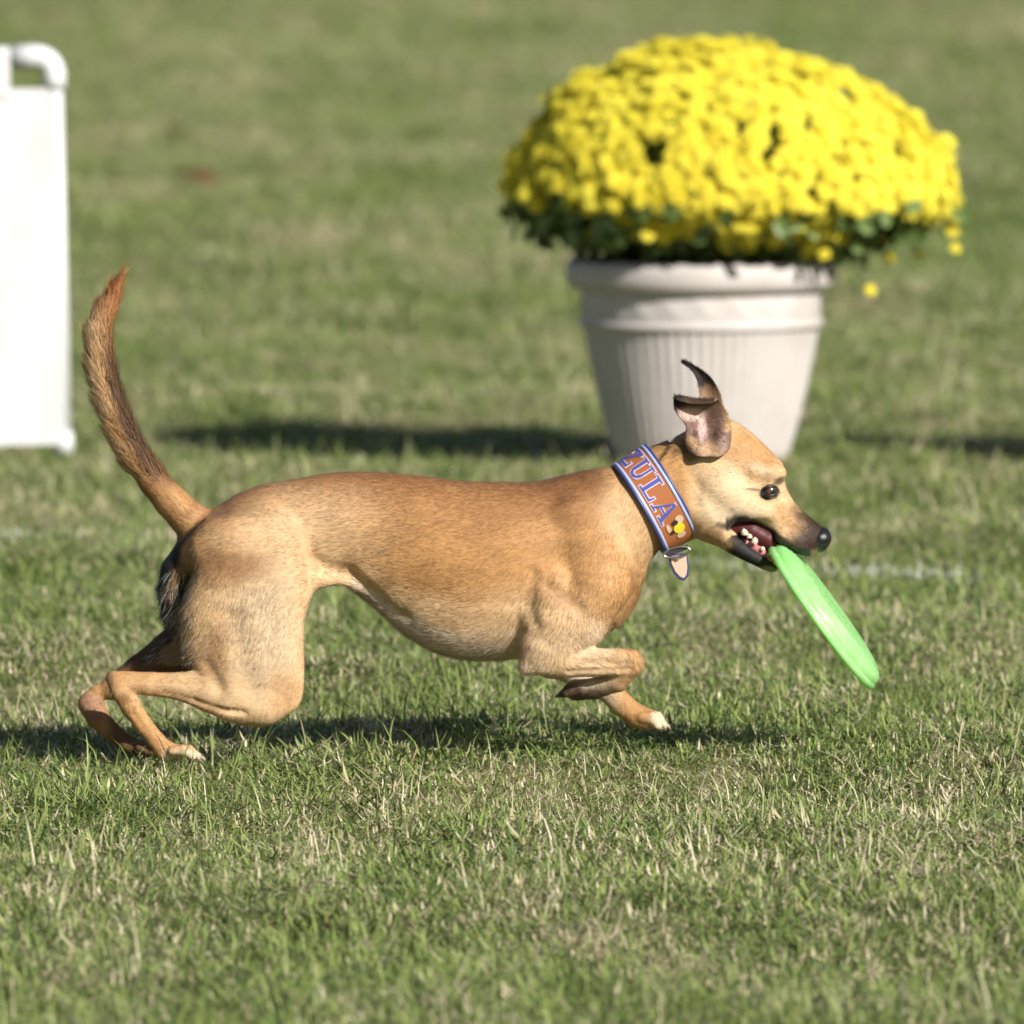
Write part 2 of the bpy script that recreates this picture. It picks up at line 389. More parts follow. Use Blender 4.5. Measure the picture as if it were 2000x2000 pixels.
def make_pot(loc, rz, label):
    t = empty('flower_pot', loc, rz); tag(t, label, 'flower pot', 'pale fluted pots of yellow mums')
    for nm, mm in (('wall', wall_m), ('band', band_m), ('rim', rim_m), ('soil', soil_m)):
        o = bpy.data.objects.new(nm, mm); C.objects.link(o); o.parent = t
    return t
def bloom_mesh(seed):
    r = random.Random(seed); V, F, sh = [], [], []
    for ring, (np_, r0, r1, z0, z1, wd) in enumerate([(15, 0.004, 0.0185, 0.004, 0.002, 0.0062), (13, 0.003, 0.0145, 0.005, 0.0062, 0.0058), (10, 0.002, 0.010, 0.0065, 0.0095, 0.0048)]):
        for k in range(np_):
            a = 2 * math.pi * (k + 0.5 * (ring % 2)) / np_ + r.uniform(-0.1, 0.1); rr_ = r1 * r.uniform(0.88, 1.08); zz = z1 + r.uniform(-0.0015, 0.002)
            c, s = math.cos(a), math.sin(a); b = len(V)
            mid = r0 + (rr_ - r0) * 0.68
            V += [(c * r0, s * r0, z0), (c * mid - s * wd / 2, s * mid + c * wd / 2, z0 + (zz - z0) * 0.6 + 0.0012), (c * rr_, s * rr_, zz), (c * mid + s * wd / 2, s * mid - c * wd / 2, z0 + (zz - z0) * 0.6 + 0.0012)]
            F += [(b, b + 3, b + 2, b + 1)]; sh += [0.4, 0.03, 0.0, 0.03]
    b = len(V); V.append((0, 0, 0.0105)); sh.append(0.45)
    for k in range(7):
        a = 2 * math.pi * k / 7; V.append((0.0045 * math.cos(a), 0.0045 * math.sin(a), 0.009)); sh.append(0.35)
    for k in range(7): F.append((b, b + 1 + k, b + 1 + (k + 1) % 7))
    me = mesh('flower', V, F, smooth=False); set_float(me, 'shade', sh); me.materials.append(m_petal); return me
blooms = [bloom_mesh(i) for i in range(6)]
OUT_X = [978, 1007, 1048, 1079, 1131, 1198, 1240, 1302, 1364, 1468, 1535, 1623, 1675, 1726, 1799, 1840, 1871, 1878]
OUT_Y = [376, 312, 262, 203, 158, 146, 117, 88, 90, 99, 125, 140, 171, 194, 253, 303, 372, 405]
LOW_X = [970, 1007, 1121, 1183, 1260, 1380, 1478, 1571, 1664, 1726, 1788, 1880]
LOW_Y = [384, 400, 398, 446, 472, 478, 484, 490, 478, 440, 422, 466]
def make_mum(pot, px0, label, seed, nfl, nparts, extras):
    r = np.random.default_rng(seed); loc = Vector(pot.location); sc = (loc.y + CAM_D) / FPX
    t = empty('chrysanthemum', loc + Vector((0, 0, 0.34))); tag(t, label, 'flowering plant', 'yellow chrysanthemums growing in pale pots')
    cx, cy0, R, D = 1427.0, 405.0, 436.0, 405.0
    base_py = 905.0
    def to_w(px, py, yd): return Vector(((px - 1370) * sc, yd * sc, (base_py - py) * sc - 0.0605 * yd * sc))   # relative to pot base
    n = nfl * 3; k = np.arange(n) + 0.5; sz = 1 - 2 * k / n; phi = k * 2.399963 + r.normal(0, 0.08, n); sz = np.clip(sz + r.normal(0, 0.02, n), -1, 1)
    rh = np.sqrt(1 - sz * sz); sx, sy = rh * np.cos(phi), rh * np.sin(phi)
    got = []
    for i in range(n):
        X = cx + R * sx[i]; side = math.sqrt(max(1e-4, 1 - sx[i] ** 2))
        if sz[i] >= 0: py = cy0 - (cy0 - np.interp(X, OUT_X, OUT_Y)) * (sz[i] / side)
        else: py = cy0 + 165 * (-sz[i])
        yd = D * sy[i]; low = np.interp(X, LOW_X, LOW_Y)
        if sy[i] > 0: low = 410 + 40 * (1 - abs(sx[i]))
        if sz[i] < 0:
            f = 1 - 0.55 * (-sz[i]); X = cx + (X - cx) * f; yd *= f
        if py > low + r.normal(0, 9): continue
        nrm = Vector((sx[i] / R, sy[i] / D, sz[i] / 320.0)).normalized()
        jit = r.normal(-3, 7)
        got.append((to_w(X, py, yd) + nrm * jit * sc, nrm, r.uniform(0.85, 1.2)))
        if r.random() < 0.5 and sz[i] > -0.1: got.append((to_w(X + r.normal(0, 12), py, yd + r.normal(0, 12)) - nrm * (18 + 6 * r.random()) * sc, Vector((nrm.x, nrm.y + 0.35, nrm.z)).normalized(), 1.25))
    for (px, py, yd, s_) in extras: got.append((to_w(px, py, yd), Vector((0.1, -0.9, 0.4)), s_))
    camdir = Vector((0, -1, 0.06)); got.sort(key=lambda g: -(g[1].dot(camdir)))
    restV, restL, restC, restS = [], [], [], []; nv = 0
    for j, (p, nrm, s_) in enumerate(got):
        nrm = Vector((nrm.x, nrm.y, max(nrm.z, -0.05))); nn_ = (nrm + Vector(r.normal(0, 0.2, 3)) + Vector((0.05, -0.1, 0.25))).normalized()
        M = Matrix.Translation(p) @ nn_.to_track_quat('Z', 'Y').to_matrix().to_4x4() @ Matrix.Rotation(r.random() * 6.28, 4, 'Z') @ Matrix.Scale(s_, 4)
        bm_ = blooms[j % len(blooms)]
        if j < nparts:
            o = bpy.data.objects.new('flower', bm_); C.objects.link(o); o.parent = t; o.matrix_local = Matrix.Translation((0, 0, -0.34)) @ M
        else:
            co = np.empty(len(bm_.vertices) * 3, np.float32); bm_.vertices.foreach_get('co', co); co = co.reshape(-1, 3)
            Mn = np.array(M); restV.append(co @ Mn[:3, :3].T + Mn[:3, 3] - np.array([0, 0, 0.34]))
            for pl in bm_.polygons: restL.extend([v + nv for v in pl.vertices]); restC.append(len(pl.vertices))
            nv += len(co)
    if restV:
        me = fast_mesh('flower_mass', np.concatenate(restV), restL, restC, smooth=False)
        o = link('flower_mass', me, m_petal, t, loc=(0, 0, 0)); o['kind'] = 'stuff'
    # foliage filling the dome and showing below the flowers
    LV, LL, LC = [], [], []; nv = 0
    lf = np.array([(0, 0, 0), (0.012, 0.010, 0.001), (0.030, 0.013, -0.001), (0.044, 0.0, -0.006), (0.030, -0.013, -0.001), (0.012, -0.010, 0.001), (0.022, 0.005, 0.002), (0.038, 0.007, -0.004), (0.038, -0.007, -0.004)])
    lfF = [(0, 1, 2, 7), (0, 7, 3), (0, 3, 8), (0, 8, 4, 5)]
    NL = 4200
    for i in range(NL):
        v = r.normal(0, 1, 3); v /= np.linalg.norm(v); rad = r.uniform(0.62, 0.90) if v[2] > -0.1 else r.uniform(0.75, 1.06)
        X = cx + R * v[0] * rad
        if v[2] >= 0: py = cy0 - (cy0 - np.interp(cx + R * v[0], OUT_X, OUT_Y)) * (v[2] / math.sqrt(max(1e-3, 1 - v[0] ** 2))) * rad
        else:
            f = 1 - 0.45 * (-v[2]) ** 1.5; X = cx + (X - cx) * f; py = cy0 + 125 * (-v[2]) * rad; v[1] *= f
            if X < 1110 and py > 500: continue
        p = to_w(X, py, D * v[1] * rad)
        nr = (Vector(v) + Vector(r.normal(0, 0.5, 3))).normalized()
        M = np.array(nr.to_track_quat('Z', 'Y').to_matrix() @ Matrix.Rotation(r.random() * 6.28, 3, 'Z')) * r.uniform(0.8, 1.35)
        LV.append(lf @ M.T + np.array(p) - np.array([0, 0, 0.34]))
        for f_ in lfF: LL.extend([q_ + nv for q_ in f_]); LC.append(len(f_))
        nv += len(lf)
    o = link('foliage', fast_mesh('foliage', np.concatenate(LV), LL, LC), m_leaf, t, loc=(0, 0, 0)); o['kind'] = 'stuff'
    # branching stems from the soil
    SV, SF = [], []
    for i in range(26):
        a = r.random() * 6.28; rr_ = r.uniform(0.3, 0.9)
        e = to_w(cx + R * rr_ * math.cos(a) * 0.8, cy0 - 60 * (1 - rr_), D * rr_ * math.sin(a) * 0.8); b = Vector((0.06 * math.cos(a), 0.06 * math.sin(a), 0.34))
        mid = (b + e) / 2 + Vector((0, 0, 0.03)); v_, f_ = tube([b, mid, e], [0.004, 0.0035, 0.002], 6)
        off = len(SV); SV += [q_ - Vector((0, 0, 0.34)) for q_ in v_]; SF += [tuple(z_ + off for z_ in ff) for ff in f_]
    for (px, py, yd, s_) in extras:
        e = to_w(px, py, yd); b = to_w(px + (cx - px) * 0.25, py - 95, yd * 0.6); v_, f_ = tube([b, (b + e) / 2 + Vector((0, 0, 0.012)), e], 0.0016, 5)
        off = len(SV); SV += [q_ - Vector((0, 0, 0.34)) for q_ in v_]; SF += [tuple(z_ + off for z_ in ff) for ff in f_]
    link('stems', mesh('stems', SV, SF), m_stem, t, loc=(0, 0, 0))
    return t
EX = [(1697, 575, -120, 0.7), (1735, 512, -60, 0.75), (1795, 503, 40, 0.6), (1866, 492, 0, 0.65), (1720, 470, -90, 0.6), (1158, 465, -180, 0.95), (1106, 392, -160, 0.85), (1605, 508, -250, 0.8), (1262, 470, -340, 0.95),
      (985, 372, -60, 0.9), (1000, 345, -90, 1.0), (1022, 355, -120, 1.0), (1858, 455, -40, 0.9), (1870, 430, 10, 0.9)]
pot = make_pot(ground(1370, 898), 0.3, 'pale fluted pot standing on the lawn behind the dog')
make_mum(pot, 1370, 'large yellow chrysanthemum dome growing in the pot behind the dog', 3, 1250, 290, EX)
g2 = ground(2675, 926)
pot2 = make_pot(g2, 1.1, 'pale fluted pot outside the frame, right of the dog')
make_mum(pot2, 1370, 'yellow chrysanthemum outside the frame whose shadow reaches the right edge', 11, 330, 60, [])

# ------------------------------------------------------------------ fallen leaves far back on the lawn
def leaf_thing(px, py, size, col, label, rz):
    g = ground(px, py); m = new_mat('dead_leaf', col, 0.7, 0.2)
    out_ = [(0, 0), (0.18, 0.16), (0.30, 0.13), (0.42, 0.30), (0.52, 0.24), (0.66, 0.34), (0.74, 0.2), (1, 0)]
    pts_ = out_ + [(x, -y) for x, y in out_[-2:0:-1]]
    V = [(0.5, 0, 0.06)] + [(x, y, 0.25 * abs(y) + 0.2 * (x - 0.5) ** 2 + 0.06) for x, y in pts_]
    V = [((x - 0.5) * size, y * size, z * size + 0.036) for x, y, z in V]
    F = [(0, 1 + k, 1 + (k + 1) % len(pts_)) for k in range(len(pts_))]
    o = link('fallen_leaf', mesh('fallen_leaf', V, F), m, loc=g); o.rotation_euler = (0.35, 0.15, rz)
    md = o.modifiers.new('thick', 'SOLIDIFY'); md.thickness = 0.001
    tag(o, label, 'leaf', 'dead leaves on the lawn')
leaf_thing(385, 378, 0.13, (0.12, 0.03, 0.025), 'reddish brown dead leaf on the lawn far behind the tail', 0.2)
leaf_thing(342, 282, 0.09, (0.11, 0.06, 0.04), 'dull brown dead leaf farther off, above the reddish one', 2.4)

# ------------------------------------------------------------------ dog: one implicit surface meshed as one body
# working space: photo pixels (X right, V up = 1480 - row, Y depth, negative towards the camera)
def smooth_poly(pts, n=160):
    """Catmull-Rom through (s, value) pairs, sampled densely for np.interp"""
    p = np.array(sorted(pts), float); t = np.arange(len(p)); d = np.linspace(0, len(p) - 1, n)
    i = np.clip(d.astype(int), 0, len(p) - 2); f = (d - i)[:, None]
    g = lambda k: p[np.clip(k, 0, len(p) - 1)]
    p0, p1, p2, p3 = g(i - 1), g(i), g(i + 1), g(i + 2)
    c = 0.5 * (2 * p1 + (p2 - p0) * f + (2 * p0 - 5 * p1 + 4 * p2 - p3) * f ** 2 + (3 * p1 - p0 - 3 * p2 + p3) * f ** 3)
    s = np.maximum.accumulate(c[:, 0]); return s, c[:, 1]
class Field:
    def __init__(self, gx, gy, gv):
        self.gx, self.gy, self.gv = [np.asarray(a, np.float32) for a in (gx, gy, gv)]
        self.F = np.full((len(gx), len(gy), len(gv)), 60.0, np.float32)
    def _sl(self, lo, hi):
        r = []
        for g, a, b in zip((self.gx, self.gy, self.gv), lo, hi):
            i0 = max(0, int(np.searchsorted(g, a)) - 1); i1 = min(len(g), int(np.searchsorted(g, b)) + 1); r.append(slice(i0, max(i0, i1)))
        return tuple(r)
    def _grid(self, sl): return self.gx[sl[0]][:, None, None], self.gy[sl[1]][None, :, None], self.gv[sl[2]][None, None, :]
    def _add(self, sl, d, k):
        a = self.F[sl]
        if k > 0: self.F[sl] = np.minimum(a, d) - np.maximum(k - np.abs(a - d), 0) ** 2 / (4 * k)
        else: self.F[sl] = np.minimum(a, d)
    def _cut(self, sl, d, k):
        a = -self.F[sl]; self.F[sl] = -(np.minimum(a, d) - np.maximum(k - np.abs(a - d), 0) ** 2 / (4 * k))
    def chain(self, pts, k=14, sy=1.0, cut=False, tilt=True):
        """tapered capsules through (px, py, y, r); sy > 1 flattens sideways"""
        q = [np.array([p[0], p[2], 1480 - p[1] - (0.075 * p[2] if tilt else 0), p[3]], float) for p in pts]
        allp = np.array(q); rm = allp[:, 3].max() + k + 16
        D = None; sl = self._sl(allp[:, :3].min(0) - rm, allp[:, :3].max(0) + rm); X, Y, Vv = self._grid(sl)
        segs = zip(q[:-1], q[1:]) if len(q) > 1 else [(q[0], q[0])]
        for a, b in segs:
            ab = b[:3] - a[:3]; l2 = max(float(ab @ ab), 1e-6)
            t = np.clip(((X - a[0]) * ab[0] + (Y - a[1]) * ab[1] + (Vv - a[2]) * ab[2]) / l2, 0, 1)
            d = np.sqrt((X - a[0] - t * ab[0]) ** 2 + ((Y - a[1] - t * ab[1]) * sy) ** 2 + (Vv - a[2] - t * ab[2]) ** 2) - (a[3] + t * (b[3] - a[3]))
            D = d if D is None else np.minimum(D, d) - np.maximum(5 - np.abs(D - d), 0) ** 2 / 20
        (self._cut if cut else self._add)(sl, D.astype(np.float32), k)
    def loft(self, ang, top, bot, wid, k=14, yc=0.0, n=2.0, ymul=1.0):
        ca, sa = math.cos(math.radians(ang)), math.sin(math.radians(ang))
        f = lambda p: (p[0] * ca + (1480 - p[1]) * sa, -p[0] * sa + (1480 - p[1]) * ca)
        ts, tu = smooth_poly([f(p) for p in top]); bs, bu = smooth_poly([f(p) for p in bot])
        ws, wu = smooth_poly([(f(p)[0], p[2]) for p in wid])
        s0, s1 = max(ts[0], bs[0]), min(ts[-1], bs[-1])
        ap = np.array([(p[0], 1480 - p[1]) for p in list(top) + list(bot)]); wm = wu.max() + k + 16
        sl = self._sl((ap[:, 0].min() - k - 16, yc - wm, ap[:, 1].min() - k - 16), (ap[:, 0].max() + k + 16, yc + wm, ap[:, 1].max() + k + 16))
        X, Y, Vv = self._grid(sl); s = X * ca + Vv * sa; u = -X * sa + Vv * ca; s = s[:, 0, :]; u = u[:, 0, :]
        sc = np.clip(s, s0, s1); ht = np.interp(sc, ts, tu); hb = np.interp(sc, bs, bu); ww = np.maximum(np.interp(sc, ws, wu), 1.0)
        hh = np.maximum((ht - hb) / 2, 1.0); uc = (ht + hb) / 2
        qv = (np.abs(u - uc) / hh)[:, None, :]; qy = np.abs(Y - yc) / ww[:, None, :]
        d = ((qv ** n + qy ** n) ** (1 / n) - 1) * np.minimum(hh, ww)[:, None, :]
        ds = np.maximum(np.maximum(s0 - s, s - s1), 0)[:, None, :]
        d = np.where(ds > 0, np.sqrt(np.maximum(d, 0) ** 2 + ds ** 2) + np.minimum(d, 0) * 0, d)
        self._add(sl, d.astype(np.float32), k)
    def mesh(self):
        F = self.F; ins = F < 0
        nx, ny, nz = F.shape
        act = np.zeros((nx - 1, ny - 1, nz - 1), np.uint8)
        for dx in (0, 1):
            for dy in (0, 1):
                for dz in (0, 1): act += ins[dx:nx - 1 + dx, dy:ny - 1 + dy, dz:nz - 1 + dz]
        ci, cj, ck = np.nonzero((act > 0) & (act < 8))
        vid = np.full(act.shape, -1, np.int32); vid[ci, cj, ck] = np.arange(len(ci))
        acc = np.zeros((len(ci), 3)); cnt = np.zeros(len(ci)); co = [(a, b, c) for a in (0, 1) for b in (0, 1) for c in (0, 1)]
        for a in co:
            for ax_ in range(3):
                if a[ax_]: continue
                b = list(a); b[ax_] = 1
                fa = F[ci + a[0], cj + a[1], ck + a[2]]; fb = F[ci + b[0], cj + b[1], ck + b[2]]
                m = (fa < 0) != (fb < 0); t = np.where(m, fa / np.where(m, fa - fb, 1), 0)
                p = np.stack([np.full(len(ci), float(v)) for v in a], -1); p[:, ax_] += t
                acc[m] += p[m]; cnt[m] += 1
        loc_ = acc / cnt[:, None]
        def co_(g, i, t): return g[i] + (g[i + 1] - g[i]) * t
        Vt = np.stack([co_(self.gx, ci, loc_[:, 0]), co_(self.gy, cj, loc_[:, 1]), co_(self.gv, ck, loc_[:, 2])], -1)
        Q = []
        for ax_ in range(3):
            sa_ = [slice(None)] * 3; sb_ = [slice(None)] * 3; sa_[ax_] = slice(0, -1); sb_[ax_] = slice(1, None)
            A_, B_ = ins[tuple(sa_)], ins[tuple(sb_)]
            o1, o2 = [(1, 2), (2, 0), (0, 1)][ax_]
            for flip, msk in ((False, A_ & ~B_), (True, ~A_ & B_)):
                e = np.stack(np.nonzero(msk), -1)
                e = e[(e[:, o1] > 0) & (e[:, o2] > 0) & (e[:, o1] < F.shape[o1] - 1) & (e[:, o2] < F.shape[o2] - 1)]
                def g(d1, d2):
                    c = e.copy(); c[:, o1] -= d1; c[:, o2] -= d2; return vid[c[:, 0], c[:, 1], c[:, 2]]
                q = np.stack([g(1, 1), g(0, 1), g(0, 0), g(1, 0)], -1)
                Q.append(q[:, ::-1] if flip else q)
        return Vt, np.concatenate(Q)
def relax(V, Q, it, lam=0.5):
    E = np.concatenate([Q[:, [0, 1]], Q[:, [1, 2]], Q[:, [2, 3]], Q[:, [3, 0]]]); E = np.concatenate([E, E[:, ::-1]])
    deg = np.bincount(E[:, 0], minlength=len(V))[:, None]
    for i in range(it):
        S_ = np.stack([np.bincount(E[:, 0], weights=V[E[:, 1], c], minlength=len(V)) for c in range(3)], -1)
        V = V + (lam if i % 2 == 0 else -lam * 0.9) * (S_ / np.maximum(deg, 1) - V)
    return V
def px_to_world(V): return np.stack([(V[:, 0] - 1000) * S, V[:, 1] * S, V[:, 2] * S], -1)
def vert_normals(V, Q):
    n = np.cross(V[Q[:, 2]] - V[Q[:, 0]], V[Q[:, 3]] - V[Q[:, 1]]); out_ = np.zeros_like(V)
    for c in range(4):
        for k in range(3): out_[:, k] += np.bincount(Q[:, c], weights=n[:, k], minlength=len(V))
    return out_ / np.maximum(np.linalg.norm(out_, axis=1, keepdims=True), 1e-9)

gxs = np.concatenate([np.arange(138, 1290, 3.4), np.arange(1290, 1650, 2.0)])
gys = np.arange(-150, 151, 3.0)
gvs = np.concatenate([np.arange(-30, 360, 3.2), np.arange(360, 680, 2.2), np.arange(680, 985, 3.4)])
B = Field(gxs, gys, gvs)
# trunk: back line, belly line, half widths
B.loft(0, [(366, 1046), (385, 1020), (415, 996), (459, 964), (513, 944), (582, 932), (640, 922), (712, 919), (803, 925), (893, 936), (970, 939), (1050, 938), (1097, 930), (1150, 922), (1194, 918), (1215, 960), (1240, 1060), (1254, 1112)],
       [(366, 1105), (385, 1130), (420, 1170), (480, 1180), (560, 1165), (620, 1148), (669, 1141), (712, 1170), (748, 1200), (785, 1233), (821, 1258), (857, 1275), (908, 1287), (980, 1287), (1060, 1282), (1110, 1276), (1146, 1260), (1185, 1238), (1207, 1218), (1232, 1193), (1250, 1158), (1254, 1128)],
       [(366, 0, 26), (385, 0, 46), (420, 0, 66), (480, 0, 80), (560, 0, 84), (640, 0, 80), (712, 0, 82), (785, 0, 95), (857, 0, 108), (930, 0, 116), (1000, 0, 118), (1060, 0, 114), (1130, 0, 102), (1190, 0, 84), (1232, 0, 58), (1254, 0, 26)], k=0, n=2.15)
# neck
B.loft(30, [(1060, 960), (1130, 930), (1170, 920), (1203, 914), (1235, 893), (1262, 875), (1300, 858), (1345, 838), (1390, 815)],
       [(1120, 1240), (1190, 1225), (1240, 1165), (1262, 1112), (1290, 1070), (1325, 1052), (1350, 1044), (1385, 1058), (1425, 1066)],
       [(1080, 1130, 92), (1170, 1080, 90), (1240, 1000, 78), (1310, 957, 70), (1345, 950, 68), (1410, 930, 68)], k=22)
# cranium and upper jaw
B.loft(-36, [(1300, 862), (1345, 836), (1372, 822), (1395, 814), (1430, 817), (1458, 833), (1494, 865), (1518, 890), (1531, 906), (1533, 932), (1540, 957), (1557, 983), (1585, 1009), (1606, 1026), (1622, 1040)],
       [(1250, 950), (1300, 1000), (1350, 1036), (1400, 1046), (1432, 1024), (1458, 1018), (1487, 1029), (1509, 1043), (1530, 1060), (1557, 1078), (1580, 1084), (1597, 1078), (1611, 1060)],
       [(1300, 940, 58), (1370, 900, 68), (1410, 900, 70), (1450, 915, 68), (1485, 935, 60), (1510, 955, 49), (1530, 985, 39), (1550, 1015, 34), (1575, 1038, 31), (1600, 1055, 24), (1618, 1050, 14)], k=10, n=2.2)
# cheek, brow, jaw
for sg in (-1, 1):
    B.chain([(1405, 945, sg * 46, 34), (1455, 985, sg * 42, 26)], k=24)
    B.chain([(1362, 985, sg * 44, 26), (1395, 1012, sg * 42, 22)], k=26)
    B.chain([(1470, 918, sg * 48, 15), (1502, 916, sg * 44, 13), (1524, 922, sg * 30, 12)], k=16)
    B.chain([(1468, 990, sg * 46, 13), (1505, 1000, sg * 38, 12)], k=18)
    B.chain([(1530, 1045, sg * 28, 16), (1570, 1062, sg * 24, 16)], k=12)
    B.chain([(1503, 957, sg * 61, 13)], k=6, cut=True)
B.loft(-29, [(1380, 985), (1415, 1012), (1440, 1036), (1470, 1062), (1500, 1083), (1518, 1095), (1523, 1102)],
       [(1360, 1045), (1400, 1062), (1425, 1078), (1455, 1093), (1485, 1107), (1505, 1115), (1517, 1114)],
       [(1380, 1020, 58), (1415, 1045, 50), (1450, 1068, 38), (1490, 1095, 28), (1518, 1106, 16)], k=8, n=2.2)
# tail
B.chain([(425, 1030, 0, 34), (396, 1040, 0, 42), (368, 1012, 0, 36), (333, 977, 0, 32), (300, 938, -1, 29.5), (268, 893, -2, 27), (240, 840, -3, 26), (216, 780, -4, 26), (200, 720, -5, 25), (194, 660, -5, 22), (204, 612, -4, 17), (221, 575, -3, 11), (235, 542, -2, 4)], k=24)
# rear below the tail
B.chain([(372, 1080, 0, 36), (345, 1112, 0, 31), (338, 1150, 0, 31), (345, 1195, 0, 30), (372, 1230, 0, 30)], k=18, sy=0.8)
# near thigh (axis vertical: front edge / rear edge as the two outlines)
def thigh(yc, dx=0.0):
    fr = [(560, 1010), (600, 1060), (612, 1110), (612, 1150), (602, 1184), (595, 1212), (593, 1260), (594, 1310), (591, 1355), (578, 1384), (545, 1404), (515, 1418)]
    re = [(400, 1010), (372, 1060), (378, 1110), (368, 1150), (358, 1184), (357, 1212), (362, 1260), (374, 1300), (392, 1345), (418, 1384), (460, 1410), (498, 1419)]
    # outlines in the near plane: lift by the slant of view
    up = 0.075 * -yc
    B.loft(-90, [(x, y - up) for x, y in fr], [(x, y - up) for x, y in re],
           [(0, 1010 - up, 34), (0, 1090 - up, 50), (0, 1160 - up, 53), (0, 1230 - up, 49), (0, 1300 - up, 42), (0, 1360 - up, 34), (0, 1400 - up, 24), (0, 1419 - up, 8)], k=20, yc=yc, n=2.3)
thigh(-66)
B.chain([(470, 1060, -62, 62), (520, 1050, -58, 58)], k=26, sy=1.15)
B.chain([(615, 1125, -60, 24), (660, 1131, -54, 10), (700, 1144, -48, 5)], k=14, sy=1.3)      # flank fold
# near shank, hock, metatarsus, paw
B.chain([(515, 1375, -76, 40), (450, 1368, -76, 39), (405, 1356, -75, 32), (350, 1342, -74, 24), (290, 1336, -73, 20.5), (240, 1331, -72, 19)], k=12, sy=1.35)
B.chain([(430, 1330, -76, 22), (370, 1325, -75, 13), (300, 1322, -73, 9), (225, 1320, -72, 9.5)], k=8, sy=1.3)   # tendon
B.chain([(218, 1322, -72, 12), (236, 1346, -72, 21), (256, 1380, -72, 20), (280, 1415, -72, 17.5), (304, 1445, -72, 17), (322, 1464, -72, 18)], k=9, sy=1.25)
B.chain([(318, 1466, -72, 17), (345, 1469, -72, 16)], k=9, sy=0.9)
for j, yy in enumerate((-92, -79, -66, -54)):
    dx = (-4, 5, 6, -3)[j]
    B.chain([(340 + dx, 1466, yy, 9), (362 + dx, 1464, yy, 9.5), (380 + dx, 1477, yy, 8)], k=4)
# far hind leg, stretched further back
B.chain([(450, 1090, 62, 62), (430, 1180, 64, 60), (400, 1235, 66, 54), (335, 1276, 66, 47), (272, 1310, 66, 33), (212, 1344, 66, 22)], k=16, sy=1.2)
B.chain([(186, 1352, 66, 16), (173, 1374, 66, 24), (186, 1400, 66, 22), (216, 1430, 66, 17), (244, 1452, 66, 16)], k=9, sy=1.2)
B.chain([(244, 1454, 66, 15), (275, 1464, 66, 14)], k=8, sy=0.9)
for j, yy in enumerate((48, 60, 72, 85)): B.chain([(268, 1460, yy, 8.5), (296 + (0, 7, 7, 0)[j], 1470, yy, 7.5)], k=4)
# near shoulder and upper arm
B.chain([(1118, 1000, -80, 20), (1150, 1060, -90, 38), (1178, 1130, -88, 52)], k=36, sy=1.6)
B.chain([(1070, 1150, -98, 46), (1080, 1210, -98, 56), (1062, 1262, -96, 44)], k=20, sy=1.35)
B.chain([(1165, 1150, -88, 60), (1130, 1215, -94, 54), (1085, 1268, -96, 42)], k=20, sy=1.3)
B.chain([(1050, 1262, -97, 36), (1032, 1298, -98, 20), (1023, 1307, -98, 10.5)], k=10, sy=1.1)
# near forearm, folded wrist and paw
B.chain([(1060, 1286, -98, 33), (1110, 1292, -98, 30), (1160, 1294, -99, 26.5), (1205, 1293, -100, 25.5), (1232, 1294, -100, 25)], k=10, sy=1.25)
B.chain([(1150, 1278, -105, 12), (1235, 1281, -106, 13)], k=8)
B.chain([(1234, 1298, -98, 21), (1206, 1330, -78, 20), (1160, 1344, -56, 20), (1126, 1347, -44, 21)], k=6, sy=1.0)
for j, yy in enumerate((-68, -56, -43, -31)): B.chain([(1136, 1345, yy, 11), (1112 + (7, 0, 0, 7)[j], 1348, yy + 8, 11), (1100 + (7, 0, 0, 7)[j], 1354, yy + 8, 8)], k=5)
# hollows between muscles and tendons
for pts_, kk, sy_ in (([(455, 1215, -142, 22), (472, 1285, -135, 20), (488, 1345, -120, 14)], 26, 1), ([(405, 1300, -112, 9), (428, 1345, -106, 9)], 16, 1), ([(478, 1392, -105, 7), (430, 1386, -102, 6.5), (380, 1368, -95, 5.5), (320, 1353, -91, 4.5)], 5, 1),
                      ([(408, 1340, -104, 6.5), (350, 1332, -95, 5.5), (262, 1327, -89, 4.5)], 5, 1), ([(1062, 1140, -142, 15), (1092, 1160, -144, 17), (1128, 1186, -142, 12)], 16, 1), ([(1140, 1293, -125, 6), (1195, 1296, -124, 5.5), (1236, 1296, -123, 4)], 5, 1),
                      ([(1110, 1312, -120, 5), (1180, 1309, -120, 4.5), (1230, 1306, -119, 4)], 5, 1), ([(1040, 1215, -138, 12), (1030, 1180, -134, 12), (1040, 1120, -130, 10)], 18, 1), ([(1345, 905, -80, 9), (1354, 950, -84, 9), (1360, 985, -84, 6)], 20, 1),
                      ([(608, 1050, -102, 13), (614, 1090, -92, 14), (640, 1110, -80, 13), (690, 1119, -68, 10)], 12, 1), ([(690, 1122, -63, 8), (730, 1152, -59, 7), (760, 1186, -63, 6), (800, 1210, -78, 5)], 16, 1), ([(262, 1395, -90, 5), (290, 1432, -90, 4)], 4, 1)):
    B.chain(pts_, k=kk, cut=True, sy=sy_)
